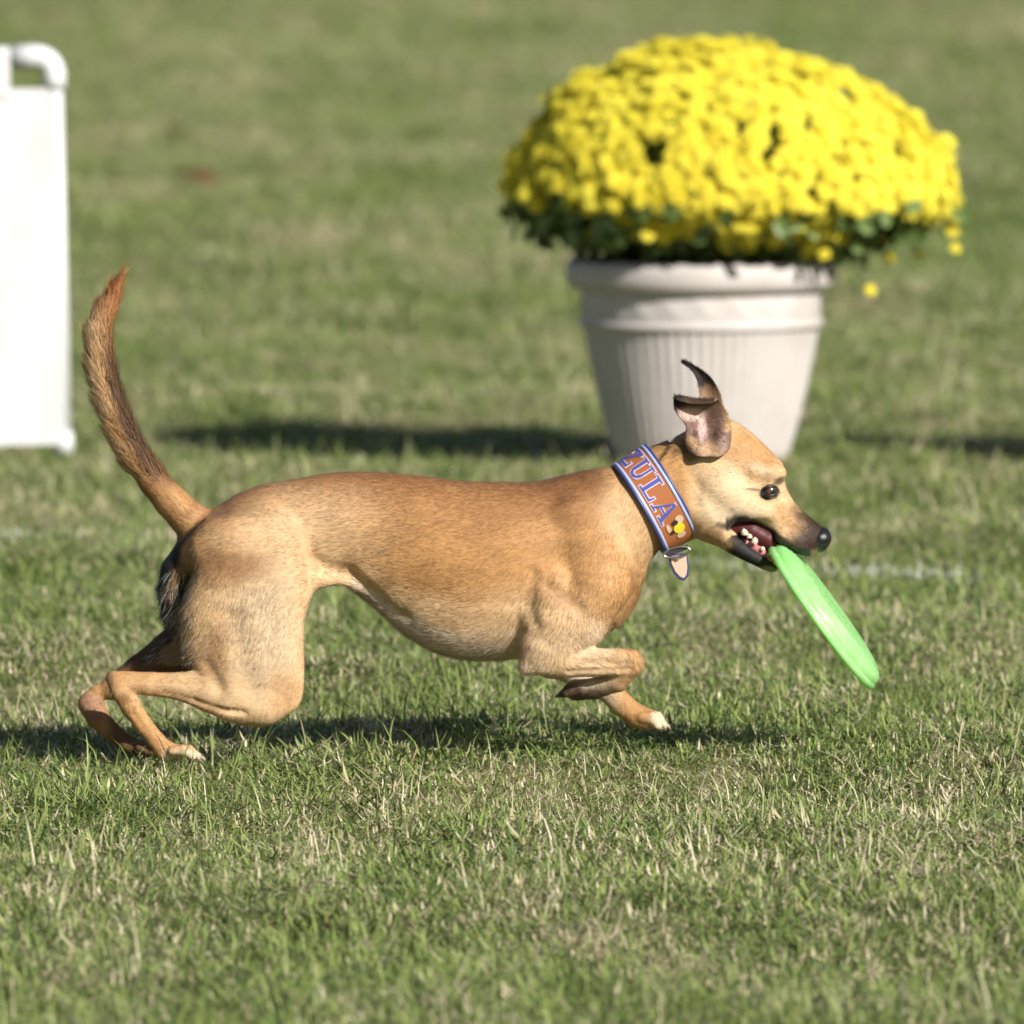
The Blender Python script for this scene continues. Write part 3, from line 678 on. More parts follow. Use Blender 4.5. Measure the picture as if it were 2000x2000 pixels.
# far foreleg reaching to the ground
B.chain([(1150, 1170, 80, 58), (1095, 1262, 84, 46), (1075, 1296, 84, 28)], k=18, sy=1.2)
B.chain([(1080, 1290, 84, 29), (1140, 1322, 82, 24), (1190, 1346, 80, 25), (1214, 1374, 78, 23), (1244, 1397, 77, 22)], k=10, sy=1.1)
B.chain([(1244, 1399, 77, 22), (1266, 1405, 77, 22)], k=8, sy=0.85)
for j, yy in enumerate((56, 70, 84, 98)):
    dx = (-8, 2, 2, -8)[j]
    B.chain([(1262 + dx, 1400, yy, 11.5), (1282 + dx, 1402, yy, 12), (1294 + dx, 1416, yy, 9.5)], k=4)
bV, bQ = B.mesh(); bV = relax(bV, bQ, 6)
del B.F
bN = vert_normals(bV, bQ)

# ---- coat pattern (pigment plus some painted shade), as colours on the surface
TAN, LIGHT, BROWN, CREAM, BLACK, DBROWN = [np.array(c) for c in ((0.430, 0.232, 0.092), (0.590, 0.395, 0.215), (0.245, 0.113, 0.045), (0.65, 0.53, 0.375), (0.018, 0.016, 0.015), (0.085, 0.045, 0.025))]
def vnoise(P, sc, seed):
    """cheap smooth 3-D value noise, 0..1"""
    r = np.random.default_rng(seed); T = r.random((32, 32, 32)); p = P / sc; i = np.floor(p).astype(int); f = p - i; f = f * f * (3 - 2 * f); o = 0
    for a in (0, 1):
        for b in (0, 1):
            for c in (0, 1):
                w_ = (f[:, 0] if a else 1 - f[:, 0]) * (f[:, 1] if b else 1 - f[:, 1]) * (f[:, 2] if c else 1 - f[:, 2])
                o = o + w_ * T[(i[:, 0] + a) % 32, (i[:, 1] + b) % 32, (i[:, 2] + c) % 32]
    return o
def sstep(a, b, x): t = np.clip((x - a) / (b - a), 0, 1); return t * t * (3 - 2 * t)
def coat(P):
    """pigment, with some painted shade, for points P in working space"""
    x, y, py = P[:, 0], P[:, 1], 1480 - P[:, 2]
    nb = vnoise(P, 60, 1) - 0.5; nm = vnoise(P * np.array([0.35, 1, 1]), 16, 2) - 0.5; nf = vnoise(P * np.array([0.4, 1, 1]), 6, 3) - 0.5
    col = np.tile(TAN, (len(P), 1))
    def mixin(c, w_): 
        nonlocal col
        w_ = np.clip(w_, 0, 1)[:, None]; col = col * (1 - w_) + c * w_
    def blob(cx, cy, rx, ry, c, amt=1.0, soft=0.45, ang=0, ys=None):
        ca, sa = math.cos(math.radians(ang)), math.sin(math.radians(ang)); dx, dy = x - cx, py - cy
        u = (dx * ca + dy * sa) / rx; v = (-dx * sa + dy * ca) / ry
        d = np.sqrt(u * u + v * v) + nm * 0.35 + nf * 0.15 + nb * 0.25
        w_ = 1 - sstep(1 - soft, 1 + soft, d)
        if ys is not None: w_ = w_ * (np.sign(ys) * y > 0)
        mixin(c, w_ * amt)
    top = np.interp(x, [366, 415, 513, 640, 800, 950, 1097, 1200], [1046, 996, 944, 922, 925, 938, 930, 918])
    low = np.interp(x, [366, 560, 669, 748, 821, 908, 1060, 1200], [1130, 1165, 1141, 1200, 1258, 1287, 1282, 1225])
    f = (py - top) / np.maximum(low - top, 40)
    tr = sstep(380, 460, x) * (1 - sstep(1150, 1230, x))
    mixin(LIGHT, tr * sstep(0.5, 0.85, f + nb * 0.25 + nm * 0.12))
    mixin(BROWN, tr * (1 - sstep(0.10, 0.50, f + nb * 0.35 + nm * 0.16)) * 0.92)
    mixin(CREAM * np.array([0.95, 0.95, 1.0]), tr * sstep(0.80, 0.93, f + nm * 0.12) * (x > 690))
    blob(880, 1050, 190, 90, TAN * np.array([1.0, 0.96, 0.9]), 0.6, 0.6)
    blob(640, 1030, 110, 80, LIGHT, 0.55, 0.7); blob(540, 1020, 110, 70, LIGHT * 0.92, 0.7, 0.7)
    blob(470, 1200, 130, 170, LIGHT, 0.9, 0.4); blob(520, 1230, 60, 120, CREAM, 0.45, 0.7)
    blob(440, 1095, 75, 34, BROWN * 1.15, 0.75, 0.7); blob(440, 975, 70, 30, BROWN, 0.6, 0.7, -25)
    blob(556, 1345, 36, 40, TAN, 0.6, 0.6); blob(425, 1265, 22, 60, BROWN * 0.9, 0.55, 0.8, 8)  # last blob: shade of the hamstring groove painted in brown
    blob(350, 1345, 130, 40, LIGHT * 0.85, 0.8, 0.4); blob(270, 1400, 60, 90, TAN, 0.55, 0.6)
    blob(365, 1474, 46, 22, CREAM, 0.75, 0.6); blob(210, 1320, 14, 18, DBROWN * 2, 0.8, 0.6); blob(246, 1357, 12, 10, BROWN, 0.8, 0.6)
    # front quarter
    blob(1190, 1120, 70, 120, TAN * 1.03, 0.8, 0.6); blob(1235, 1020, 42, 90, LIGHT * 1.05, 0.75, 0.6, -25)
    blob(1080, 1240, 75, 75, LIGHT, 0.8, 0.5); blob(1090, 1160, 34, 16, BROWN * 0.8, 0.55, 0.8, 20); blob(1170, 1292, 95, 32, LIGHT * 0.95, 0.8, 0.4); blob(1250, 1294, 20, 26, TAN, 0.7, 0.6)  # second blob paints the shade of the hollow behind the shoulder
    blob(1290, 1412, 20, 20, CREAM * 1.05, 0.9, 0.5); blob(1120, 935, 70, 22, BROWN * 0.8, 0.7, 0.7); blob(1247, 1150, 14, 60, BROWN, 0.5, 0.8)
    # tail
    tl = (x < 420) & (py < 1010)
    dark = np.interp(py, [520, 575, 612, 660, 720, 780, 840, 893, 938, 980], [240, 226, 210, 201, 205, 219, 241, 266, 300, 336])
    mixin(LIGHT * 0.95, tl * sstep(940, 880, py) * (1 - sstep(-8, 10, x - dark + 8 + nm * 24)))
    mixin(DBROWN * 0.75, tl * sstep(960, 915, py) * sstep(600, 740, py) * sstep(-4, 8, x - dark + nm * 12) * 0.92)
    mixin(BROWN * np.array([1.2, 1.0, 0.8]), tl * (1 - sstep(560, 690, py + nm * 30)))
    blob(310, 930, 34, 34, BROWN * 0.7, 0.5, 0.7)
    # black bare skin and dark hair under the tail
    mixin(BLACK * 1.3, (x < 392) * sstep(1030, 1060, py + 0.6 * (x - 350)) * (1 - sstep(1215, 1260, py)) * (1 - sstep(34, 52, np.abs(y) + nm * 16)) * sstep(400, 376, x))
    # head
    hd = sstep(1330, 1370, x) * (py < 1125)
    mixin(LIGHT * 1.02, hd); blob(1470, 880, 62, 40, TAN * 1.05, 0.95, 0.5, 38); blob(1420, 965, 48, 46, CREAM * np.array([1, .95, .86]), 0.7, 0.7)
    blob(1455, 1000, 50, 20, CREAM, 0.6, 0.7, 10); blob(1548, 1012, 44, 20, TAN * 0.95, 0.75, 0.6, 40); blob(1588, 1016, 46, 15, DBROWN * 0.6, 1.0, 0.5, 38); blob(1560, 1050, 30, 14, DBROWN * 2.4, 0.6, 0.7, 30)
    blob(1490, 912, 30, 10, CREAM * 0.95, 0.5, 0.7, 20)
    blob(1568, 1062, 26, 14, DBROWN * 1.3, 0.75, 0.6, 20); blob(1596, 1046, 42, 34, DBROWN * 0.4, 1.0, 0.5); blob(1580, 1078, 14, 6, CREAM * 0.3, 0.6, 0.7)
    lip = np.interp(x, [1425, 1436, 1458, 1487, 1509, 1530, 1559, 1592], [1022, 1017, 1015, 1027, 1041, 1059, 1077, 1085])
    mixin(BLACK * 2.2, (x > 1418) * (x < 1585) * (1 - sstep(9, 19, np.abs(py - lip) + nm * 9)) * 0.97)
    jaw = (x > 1405) * (x < 1530) * (py > np.interp(x, [1405, 1430, 1470, 1530], [1062, 1040, 1046, 1075]))
    mixin(BLACK * 1.6, jaw * sstep(1412, 1432, x + nm * 14)); blob(1507, 1112, 16, 7, CREAM * 0.7, 0.85, 0.6, 20)
    blob(1418, 1022, 10, 7, BLACK * 2, 0.8, 0.6); blob(1404, 1018, 7, 5, BLACK * 3, 0.7, 0.6)
    dxe, dye = x - 1503, py - 957
    eye = np.sqrt((dxe / 20) ** 2 + ((dye + 0.12 * dxe) / 14.5) ** 2) + nf * 0.2
    mixin(BLACK * 1.2, (1 - sstep(0.85, 1.2, eye)) * (np.abs(y) > 20))
    blob(1522, 935, 11, 7, BLACK * 2.5, 0.85, 0.6, -35); blob(1474, 950, 18, 2.4, DBROWN, 0.75, 0.6, 8)
    blob(1345, 866, 34, 12, DBROWN * 0.8, 0.8, 0.6, -22); blob(1350, 885, 16, 12, BLACK * 2, 0.6, 0.7); blob(1400, 1040, 30, 12, BROWN * 0.8, 0.6, 0.7, 20)
    # shade painted into the fur, over some dark hair: far hind leg, folded paw
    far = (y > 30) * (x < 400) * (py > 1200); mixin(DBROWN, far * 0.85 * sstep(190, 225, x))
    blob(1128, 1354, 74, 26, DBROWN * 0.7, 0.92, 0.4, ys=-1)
    blob(172, 1385, 26, 30, np.array([0.30, 0.16, 0.11]), 0.75, 0.5)
    col = col * (1 + 0.20 * nm + 0.18 * nf + 0.16 * nb)[:, None]
    return np.clip(col, 0.008, 0.9)
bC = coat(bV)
m_fur = bpy.data.materials.new('dog_coat'); m_fur.use_nodes = True
fb = m_fur.node_tree.nodes['Principled BSDF']; ca_ = N(m_fur, 'ShaderNodeAttribute', attribute_name='coat'); pass
fb.inputs['Roughness'].default_value = 0.6; fb.inputs['Specular IOR Level'].default_value = 0.22
fg_ = N(m_fur, 'ShaderNodeNewGeometry'); fmp = N(m_fur, 'ShaderNodeMapping'); fmp.inputs['Scale'].default_value = (0.25, 1.0, 0.8); L(m_fur, fg_.outputs['Position'], fmp.inputs['Vector'])
fn1 = noise_node(m_fur, 420, 4, 0.65, fmp.outputs[0]); fr1 = ramp(m_fur, fn1.outputs['Fac'], [(0.28, (0.84, 0.83, 0.82)), (0.72, (1.12, 1.12, 1.12))])
L(m_fur, mixc(m_fur, 1.0, ca_.outputs['Color'], fr1.outputs[0], 'MULTIPLY'), fb.inputs['Base Color'])
fbp = N(m_fur, 'ShaderNodeBump'); fbp.inputs['Strength'].default_value = 0.35; fbp.inputs['Distance'].default_value = 0.0012; L(m_fur, fn1.outputs['Fac'], fbp.inputs['Height']); L(m_fur, fbp.outputs[0], fb.inputs['Normal'])
fb.inputs['Sheen Weight'].default_value = 0.04; fb.inputs['Sheen Roughness'].default_value = 0.4

dog = empty('dog', dogp(700, 1480)); dog.location.z = 0
tag(dog, 'lean tan dog running right with a green disc in its mouth', 'dog')
bW = px_to_world(bV)
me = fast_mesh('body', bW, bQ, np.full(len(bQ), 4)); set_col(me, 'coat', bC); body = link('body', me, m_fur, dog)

# ---- short coat: fine ribbons lying along the lie of the hair
FLOW = np.array([(900, 1050, -1, .25), (700, 1000, -1, .2), (1050, 1000, -.9, .4), (1250, 980, -.6, .8), (1470, 890, -.95, -.35), (1420, 980, -.8, .5), (1570, 1030, -.8, -.55), (1120, 1100, -.5, .85), (1080, 1230, -.4, .9),
                 (1150, 1290, 1, .1), (1240, 1300, .7, .7), (1120, 1350, -1, 0), (1250, 1400, .8, .5), (1200, 1350, .6, .8), (450, 1000, -.8, .5), (470, 1200, -.25, 1), (560, 1370, -.6, .8), (350, 1345, -1, .1), (270, 1400, .5, .85), (350, 1470, 1, .2),
                 (350, 985, -.7, -.7), (270, 890, -.6, -.8), (215, 780, -.5, -.9), (195, 690, -.25, -1), (220, 580, .35, -1), (850, 1250, -.9, -.1), (700, 1140, -.8, -.3), (340, 1130, -.3, 1), (250, 1310, -.8, .5), (180, 1390, .4, .9), (1480, 1090, -.8, -.3)])
tri = np.concatenate([bQ[:, [0, 1, 2]], bQ[:, [0, 2, 3]]]); ta = np.linalg.norm(np.cross(bV[tri[:, 1]] - bV[tri[:, 0]], bV[tri[:, 2]] - bV[tri[:, 0]]), axis=1)
def hairs(nh, seed, weight=None, lmul=1.0, wmul=1.0, lift=(0.05, 0.20), grey=0.0):
    r = np.random.default_rng(seed); wgt = ta.copy()
    if weight is not None: wgt = wgt * weight(bV[tri].mean(1))
    ti = r.choice(len(tri), nh, p=wgt / wgt.sum()); b = r.random((nh, 2)); fl_ = b.sum(1) > 1; b[fl_] = 1 - b[fl_]; b3 = np.column_stack([1 - b.sum(1), b])[:, :, None]
    P = (bV[tri[ti]] * b3).sum(1); Nn = (bN[tri[ti]] * b3).sum(1); Nn /= np.linalg.norm(Nn, axis=1, keepdims=True)
    dx = P[:, 0][:, None] - FLOW[:, 0]; dy = (1480 - P[:, 2])[:, None] - FLOW[:, 1]; wt = 1 / (dx * dx + dy * dy + 200) ** 1.5
    fx = (wt * FLOW[:, 2]).sum(1); fv = -(wt * FLOW[:, 3]).sum(1); D_ = np.stack([fx, r.normal(0, .18, nh) * np.hypot(fx, fv), fv], -1)
    D_ /= np.linalg.norm(D_, axis=1, keepdims=True); D_ += r.normal(0, 0.16, D_.shape)
    D_ -= Nn * (D_ * Nn).sum(1, keepdims=True); D_ /= np.maximum(np.linalg.norm(D_, axis=1, keepdims=True), 1e-6)
    x, py, y = P[:, 0], 1480 - P[:, 2], P[:, 1]
    ln = np.full(nh, 13.0)
    ln *= np.where(x > 1330, 0.5, 1.0); ln *= np.where((py > 1290) & (x < 1330), 0.6, 1)
    ln *= lmul * r.uniform(0.6, 1.35, nh)
    up = r.uniform(lift[0], lift[1], nh)[:, None]
    mid = P + (D_ + Nn * up) * ln[:, None] * 0.5; tip = P + (D_ + Nn * up * 0.75) * ln[:, None]
    side = np.cross(D_, Nn) * (0.42 * wmul * r.uniform(0.7, 1.3, nh))[:, None]
    V = np.stack([P - side - Nn * 0.6, P + side - Nn * 0.6, mid + side * .8, mid - side * .8, tip], 1)
    base = np.arange(nh)[:, None] * 5
    lo = np.concatenate([(base + np.array([0, 1, 2, 3])).ravel(), (base + np.array([3, 2, 4])).ravel()]); ct = np.concatenate([np.full(nh, 4), np.full(nh, 3)])
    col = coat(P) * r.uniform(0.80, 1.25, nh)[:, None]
    if grey: g_ = (r.random(nh) < grey)[:, None]; col = np.where(g_, np.array([0.42, 0.39, 0.35]) * r.uniform(0.6, 1.3, nh)[:, None], col)
    return V.reshape(-1, 3), lo, ct, np.repeat(col, 5, 0), np.repeat(Nn + 0.13 * r.normal(0, 1, Nn.shape), 5, 0)
groups = [hairs(150000, 5)]
def tail_w(p): return ((p[:, 0] < 330) & (1480 - p[:, 2] < 930)) * (0.4 + 1.6 * (p[:, 0] < np.interp(1480 - p[:, 2], [560, 650, 720, 800, 900], [220, 196, 196, 225, 275])))
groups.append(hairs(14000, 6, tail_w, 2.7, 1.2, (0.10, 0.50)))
def rump_w(p): return ((p[:, 0] < 385) & (1480 - p[:, 2] > 1105) & (1480 - p[:, 2] < 1290) & (p[:, 1] < 40)) * 1.0
groups.append(hairs(3200, 8, rump_w, 1.9, 1.1, (0.2, 0.6), 0.35))
def belly_w(p): return ((p[:, 0] > 690) & (p[:, 0] < 1000) & (1480 - p[:, 2] > np.interp(p[:, 0], [690, 748, 821, 908], [1120, 1175, 1225, 1250]))) * 1.0
groups.append(hairs(6000, 9, belly_w, 1.5, 1.0, (0.15, 0.45)))
HV, HL, HC, HK, HN, o_ = [], [], [], [], [], 0
quadL, quadC = [], []
for V, lo, ct, col, nn_ in groups:
    HV.append(V); HL.append(lo + o_); HC.append(ct); HK.append(col); HN.append(nn_); o_ += len(V)
HV = px_to_world(np.concatenate(HV)); me = fast_mesh('fur', HV, np.concatenate(HL), np.concatenate(HC))
set_col(me, 'coat', np.concatenate(HK))
hn = np.concatenate(HN); hn /= np.linalg.norm(hn, axis=1, keepdims=True); me.normals_split_custom_set_from_vertices(hn.astype(np.float32))
fur = link('fur', me, m_fur, body); fur.matrix_parent_inverse = body.matrix_parent_inverse.inverted() if False else Matrix.Identity(4)
fur.parent = dog; fur.matrix_parent_inverse = Matrix.Translation(-Vector(dog.location)); fur['kind'] = 'stuff'

# ---- eyes
m_eye = bpy.data.materials.new('dog_eye'); m_eye.use_nodes = True
eb = m_eye.node_tree.nodes['Principled BSDF']; eb.inputs['Roughness'].default_value = 0.06; eb.inputs['Specular IOR Level'].default_value = 0.7
ea = N(m_eye, 'ShaderNodeAttribute', attribute_name='ring'); er = ramp(m_eye, ea.outputs['Fac'], [(0.0, (0.004, 0.003, 0.003)), (0.26, (0.006, 0.004, 0.003)), (0.32, (0.11, 0.045, 0.018)), (0.56, (0.06, 0.024, 0.010)), (0.72, (0.008, 0.005, 0.004)), (1.0, (0.03, 0.025, 0.02))])
L(m_eye, er.outputs[0], eb.inputs['Base Color']); eb.inputs['Coat Weight'].default_value = 1.0; eb.inputs['Coat Roughness'].default_value = 0.24
def ball(center, r, nu=24, nv=16, fwd=Vector((0, -1, 0))):
    q_ = Vector(fwd).to_track_quat('Z', 'Y'); V, F, ring = [], [], []
    for i in range(nv + 1):
        th = math.pi * i / nv
        for j in range(nu):
            ph = 2 * math.pi * j / nu; p = Vector((math.sin(th) * math.cos(ph), math.sin(th) * math.sin(ph), math.cos(th))); V.append(Vector(center) + q_ @ p * r); ring.append(th / (math.pi / 2))
    for i in range(nv):
        for j in range(nu): F.append((i * nu + j, (i + 1) * nu + j, (i + 1) * nu + (j + 1) % nu, i * nu + (j + 1) % nu))
    return V, F, ring
m_lid = new_mat('dark_eyelid', (0.014, 0.011, 0.010), 0.4, 0.4)
for sg in (-1, 1):
    c = dogp(1503, 957, sg * 46); v_, f_, rg = ball(c, 14.5 * S, fwd=Vector((0.55, sg * 0.85, -0.05)))
    me = mesh('eye', v_, f_); set_float(me, 'ring', rg); eye_o = link('eye', me, m_eye, dog)
    # lid rim: almond loop hugging the ball
    for part_s in (0,):
        path = []
        for k in range(33):
            a = 2 * math.pi * k / 32; ex = 15.5 * math.cos(a); ez = 9.8 * math.sin(a) * (1.0 if math.sin(a) < 0 else 0.85) + 0.14 * ex
            dpt = math.sqrt(max(0, 14.5 ** 2 - min(ex * ex + ez * ez, 14.0 ** 2)))
            path.append(dogp(1503 + ex, 957 - ez, sg * (46 + dpt * 0.92 + 1.0 - 0.22 * ex)))
        link('eyelid', mesh('eyelid', *tube(path, 3.0 * S, 8, cap=False)), m_lid, eye_o)

# ---- nose pad
m_nose = new_mat('wet_nose', (0.012, 0.011, 0.012), 0.28, 0.5)
nn = noise_node(m_nose, 900, 2); bp_ = N(m_nose, 'ShaderNodeBump'); bp_.inputs['Strength'].default_value = 0.25; bp_.inputs['Distance'].default_value = 0.0008
L(m_nose, nn.outputs['Fac'], bp_.inputs['Height']); L(m_nose, bp_.outputs[0], m_nose.node_tree.nodes['Principled BSDF'].inputs['Normal'])
NF = Field(np.arange(1575, 1645, 1.4), np.arange(-40, 41, 1.4), np.arange(380, 470, 1.4))
NF.chain([(1584, 1034, 0, 16), (1604, 1047, 0, 20), (1600, 1060, 0, 17)], k=12, sy=0.92, tilt=False)
for sg in (-1, 1):
    NF.chain([(1603, 1053, sg * 9, 17)], k=10, tilt=False)
    NF.chain([(1626, 1054, sg * 11, 4), (1618, 1059, sg * 20, 3.6), (1606, 1058, sg * 28, 2)], k=3, cut=True, tilt=False)
nV, nQ = NF.mesh(); nV = relax(nV, nQ, 4)
link('nose', fast_mesh('nose', px_to_world(nV), nQ, np.full(len(nQ), 4)), m_nose, dog)

# ---- mouth: inner flesh, tongue, teeth
m_flesh = new_mat('mouth_flesh', (0.07, 0.012, 0.012), 0.5, 0.3)
m_tongue = new_mat('pink_tongue', (0.50, 0.17, 0.17), 0.35, 0.5, **{'Subsurface Weight': 0.15, 'Subsurface Radius': (0.01, 0.004, 0.003)})
m_tooth = new_mat('tooth', (0.58, 0.50, 0.38), 0.25, 0.5)
MF = Field(np.arange(1415, 1560, 1.6), np.arange(-50, 51, 1.8), np.arange(355, 485, 1.6))
MF.chain([(1436, 1024, 0, 24), (1468, 1034, 0, 25), (1500, 1052, 0, 22), (1526, 1072, 0, 12)], k=6, sy=0.80, tilt=False)
fV, fQ = MF.mesh(); link('mouth_lining', fast_mesh('mouth_lining', px_to_world(relax(fV, fQ, 4)), fQ, np.full(len(fQ), 4)), m_flesh, dog)
MF = Field(np.arange(1415, 1560, 1.4), np.arange(-50, 51, 1.6), np.arange(355, 485, 1.4))
MF.chain([(1455, 1056, 0, 13), (1482, 1072, 0, 12), (1505, 1088, 0, 10), (1516, 1097, 0, 7)], k=6, sy=0.50, tilt=False)
for i in range(5): MF.chain([(1474 + i * 10, 1060 + i * 9, -22 + i * 1.5, 5.5)], k=3, tilt=False)
fV, fQ = MF.mesh(); link('tongue', fast_mesh('tongue', px_to_world(relax(fV, fQ, 2)), fQ, np.full(len(fQ), 4)), m_tongue, dog)
def tooth(px, py, y, h, w_, tx=0.0, ty=0.0):
    V, F = [], []; seg = 8; prof = [(0.9, -0.35), (1.0, 0.0), (0.92, 0.35), (0.62, 0.72), (0.12, 1.0)]
    for r_, t in prof:
        for k in range(seg):
            a = 2 * math.pi * k / seg; V.append(dogp(px + w_ * r_ * math.cos(a) + tx * t * h, py - h * t + ty * t * h, y + 0.7 * w_ * r_ * math.sin(a)))
    for i in range(len(prof) - 1):
        for k in range(seg): F.append((i * seg + k, i * seg + (k + 1) % seg, (i + 1) * seg + (k + 1) % seg, (i + 1) * seg + k))
    F.append(tuple((len(prof) - 1) * seg + k for k in range(seg)))
    link('tooth', mesh('tooth', V, F), m_tooth, dog)
for (px, py, y, h, w_, tx) in [(1455, 1040, -40, 10, 7.5, -.2), (1464, 1047, -38, 7, 6, 0), (1474, 1056, -36, 9, 7, .1), (1490, 1071, -30, 6, 5, 0), (1502, 1082, -25, 5, 4, 0), (1516, 1098, -13, 9, 3.5, .25), (1516, 1098, 13, 9, 3.5, .25), (1475, 1058, 35, 10, 6, 0)]:
    tooth(px, py, y, h, w_, tx)

# ---- claws
m_claw = new_mat('horn_claw', (0.30, 0.24, 0.19), 0.35, 0.5); m_claw_d = new_mat('dark_claw', (0.03, 0.025, 0.022), 0.35, 0.5)
def claw(a, b, c, r, mt): link('claw', mesh('claw', *tube([dogp(*a), dogp(*b), dogp(*c)], [r * S, r * 0.75 * S, r * 0.1 * S], 8)), mt, dog)
for j, yy in enumerate((-92, -79, -66, -54)):
    dx = (-4, 5, 6, -3)[j]; claw((384 + dx, 1477, yy), (392 + dx, 1481, yy), (397 + dx, 1489, yy), 4, m_claw)
for j, yy in enumerate((48, 60, 72, 85)): claw((296 + (0, 7, 7, 0)[j], 1470, yy), (308 + (0, 7, 7, 0)[j], 1474, yy), (313, 1481, yy), 4, m_claw_d)
for j, yy in enumerate((56, 70, 84, 98)):
    dx = (-8, 2, 2, -8)[j]; claw((1298 + dx, 1415, yy), (1306 + dx, 1418, yy), (1310 + dx, 1427, yy), 4.2, m_claw)
for j, yy in enumerate((-62, -50, -37, -25)):
    dx = (7, 0, 0, 7)[j]; claw((1100 + dx, 1354, yy + 4), (1090 + dx, 1358, yy + 6), (1084 + dx, 1363, yy + 6), 3.6, m_claw_d)

# ---- ears: cupped sheets with thickness
def sheet(rows, sub, thick, colf, name):
    R_ = len(rows); Cn = len(rows[0]); V = [dogp(*p) for r_ in rows for p in r_]; F = [(i * Cn + j, i * Cn + j + 1, (i + 1) * Cn + j + 1, (i + 1) * Cn + j) for i in range(R_ - 1) for j in range(Cn - 1)]
    me = mesh(name, V, F); o = bpy.data.objects.new(name, me); C.objects.link(o)
    md = o.modifiers.new('s', 'SUBSURF'); md.levels = sub; md2 = o.modifiers.new('t', 'SOLIDIFY'); md2.thickness = thick; md2.offset = 0; md3 = o.modifiers.new('s2', 'SUBSURF'); md3.levels = 1
    dg = bpy.context.evaluated_depsgraph_get(); me2 = bpy.data.meshes.new_from_object(o.evaluated_get(dg)); me2.name = name
    bpy.data.objects.remove(o); co = np.empty(len(me2.vertices) * 3, np.float32); me2.vertices.foreach_get('co', co); co = co.reshape(-1, 3)
    no = np.empty(len(me2.vertices) * 3, np.float32); me2.vertices.foreach_get('normal', no); no = no.reshape(-1, 3)
    P = np.stack([co[:, 0] / S + 1000, co[:, 1] / S, co[:, 2] / S], -1); set_col(me2, 'coat', colf(P, no)); me2.polygons.foreach_set('use_smooth', [True] * len(me2.polygons))
    return link(name, me2, m_fur, dog)
near_rows = [
    [(1424, 874, -56), (1418, 886, -80), (1402, 893, -90), (1386, 889, -84), (1370, 892, -90), (1354, 888, -84), (1343, 876, -60)],
    [(1429, 848, -66), (1416, 858, -82), (1400, 863, -78), (1384, 862, -60), (1368, 863, -78), (1350, 862, -76), (1336, 856, -70)],
    [(1428, 819, -68), (1413, 827, -68), (1397, 832, -58), (1382, 834, -50), (1370, 834, -66), (1357, 832, -60), (1344, 829, -76)],
    [(1418, 797, -70), (1404, 802, -66), (1388, 806, -56), (1372, 810, -52), (1360, 812, -60), (1344, 813, -62), (1325, 812, -82)],
    [(1406, 781, -76), (1394, 785, -72), (1378, 790, -64), (1360, 795, -60), (1346, 797, -66), (1330, 798, -76), (1314, 797, -92)],
    [(1402, 776, -90), (1388, 775, -88), (1372, 773, -84), (1356, 771, -82), (1342, 767, -88), (1329, 763, -94), (1316, 767, -102)],
    [(1394, 785, -100), (1380, 787, -99), (1366, 788, -98), (1352, 788, -98), (1340, 786, -102), (1329, 783, -106), (1319, 781, -108)]]
def near_col(P, no):
    x, py = P[:, 0], 1480 - P[:, 2] - 0.075 * P[:, 1]; nm = vnoise(P, 7, 21) - .5
    nm = nm * 0.35; c = np.tile(np.array([0.20, 0.12, 0.09]), (len(P), 1))
    def mx_(col, w_):
        nonlocal c
        w_ = np.clip(w_, 0, 1)[:, None]; c = c * (1 - w_) + np.array(col) * w_
    el = lambda cx, cy, rx, ry: 1 - sstep(0.5, 1.25, np.sqrt(((x - cx) / rx) ** 2 + ((py - cy) / ry) ** 2) + nm * .7)
    mx_((0.50, 0.35, 0.29), el(1347, 807, 34, 17)); mx_((0.66, 0.48, 0.40), el(1352, 808, 16, 9)); mx_((0.52, 0.34, 0.30), el(1371, 834, 10, 30)); mx_((0.42, 0.27, 0.155), el(1386, 878, 26, 16)); mx_((0.45, 0.28, 0.15), el(1350, 866, 14, 16)); mx_((0.30, 0.20, 0.16), el(1414, 866, 12, 16))
    mx_((0.44, 0.28, 0.13), sstep(1404, 1422, x + nm * 14) * (py < 842) * .85); mx_((0.10, 0.06, 0.045), el(1398, 848, 7, 12) * .8); mx_((0.09, 0.05, 0.04), el(1358, 846, 6, 9) * .8)
    mx_((0.075, 0.042, 0.030), 1 - sstep(785, 797, py + nm * 6 - 0.12 * (1370 - x) + (x > 1395) * 20)); mx_((0.02, 0.014, 0.012), 1 - sstep(1318, 1342, x + nm * 6 + (py - 790) * .5))
    back = no[:, 1] > 0.1; mx_((0.16, 0.085, 0.04), back * .9)
    return np.clip(c * (1 + .3 * nm)[:, None], .006, .9)
ear1 = sheet(near_rows, 3, 3.2 * S, near_col, 'ear')
far_rows = [
    [(1424, 838, 40), (1398, 830, 52), (1376, 828, 44)],
    [(1418, 808, 46), (1394, 800, 62), (1371, 804, 50)],
    [(1412, 776, 50), (1388, 770, 66), (1369, 778, 56)],
    [(1404, 752, 54), (1384, 748, 68), (1366, 750, 60)],
    [(1387, 727, 58), (1374, 728, 66), (1360, 727, 62)],
    [(1358, 708, 62), (1354, 713, 66), (1349, 715, 64)],
    [(1335, 700, 64), (1334, 702, 65), (1333, 703, 65)]]
def far_col(P, no):
    py = 1480 - P[:, 2] - 0.075 * P[:, 1]; nm = vnoise(P, 7, 22) - .5; t = sstep(742, 762, py + nm * 10)[:, None]
    c = np.array([0.022, 0.016, 0.012]) * (1 - t) + np.array([0.24, 0.14, 0.075]) * t; return np.clip(c * (1 + .3 * nm)[:, None], .006, .9)
ear2 = sheet(far_rows, 3, 2.6 * S, far_col, 'ear')
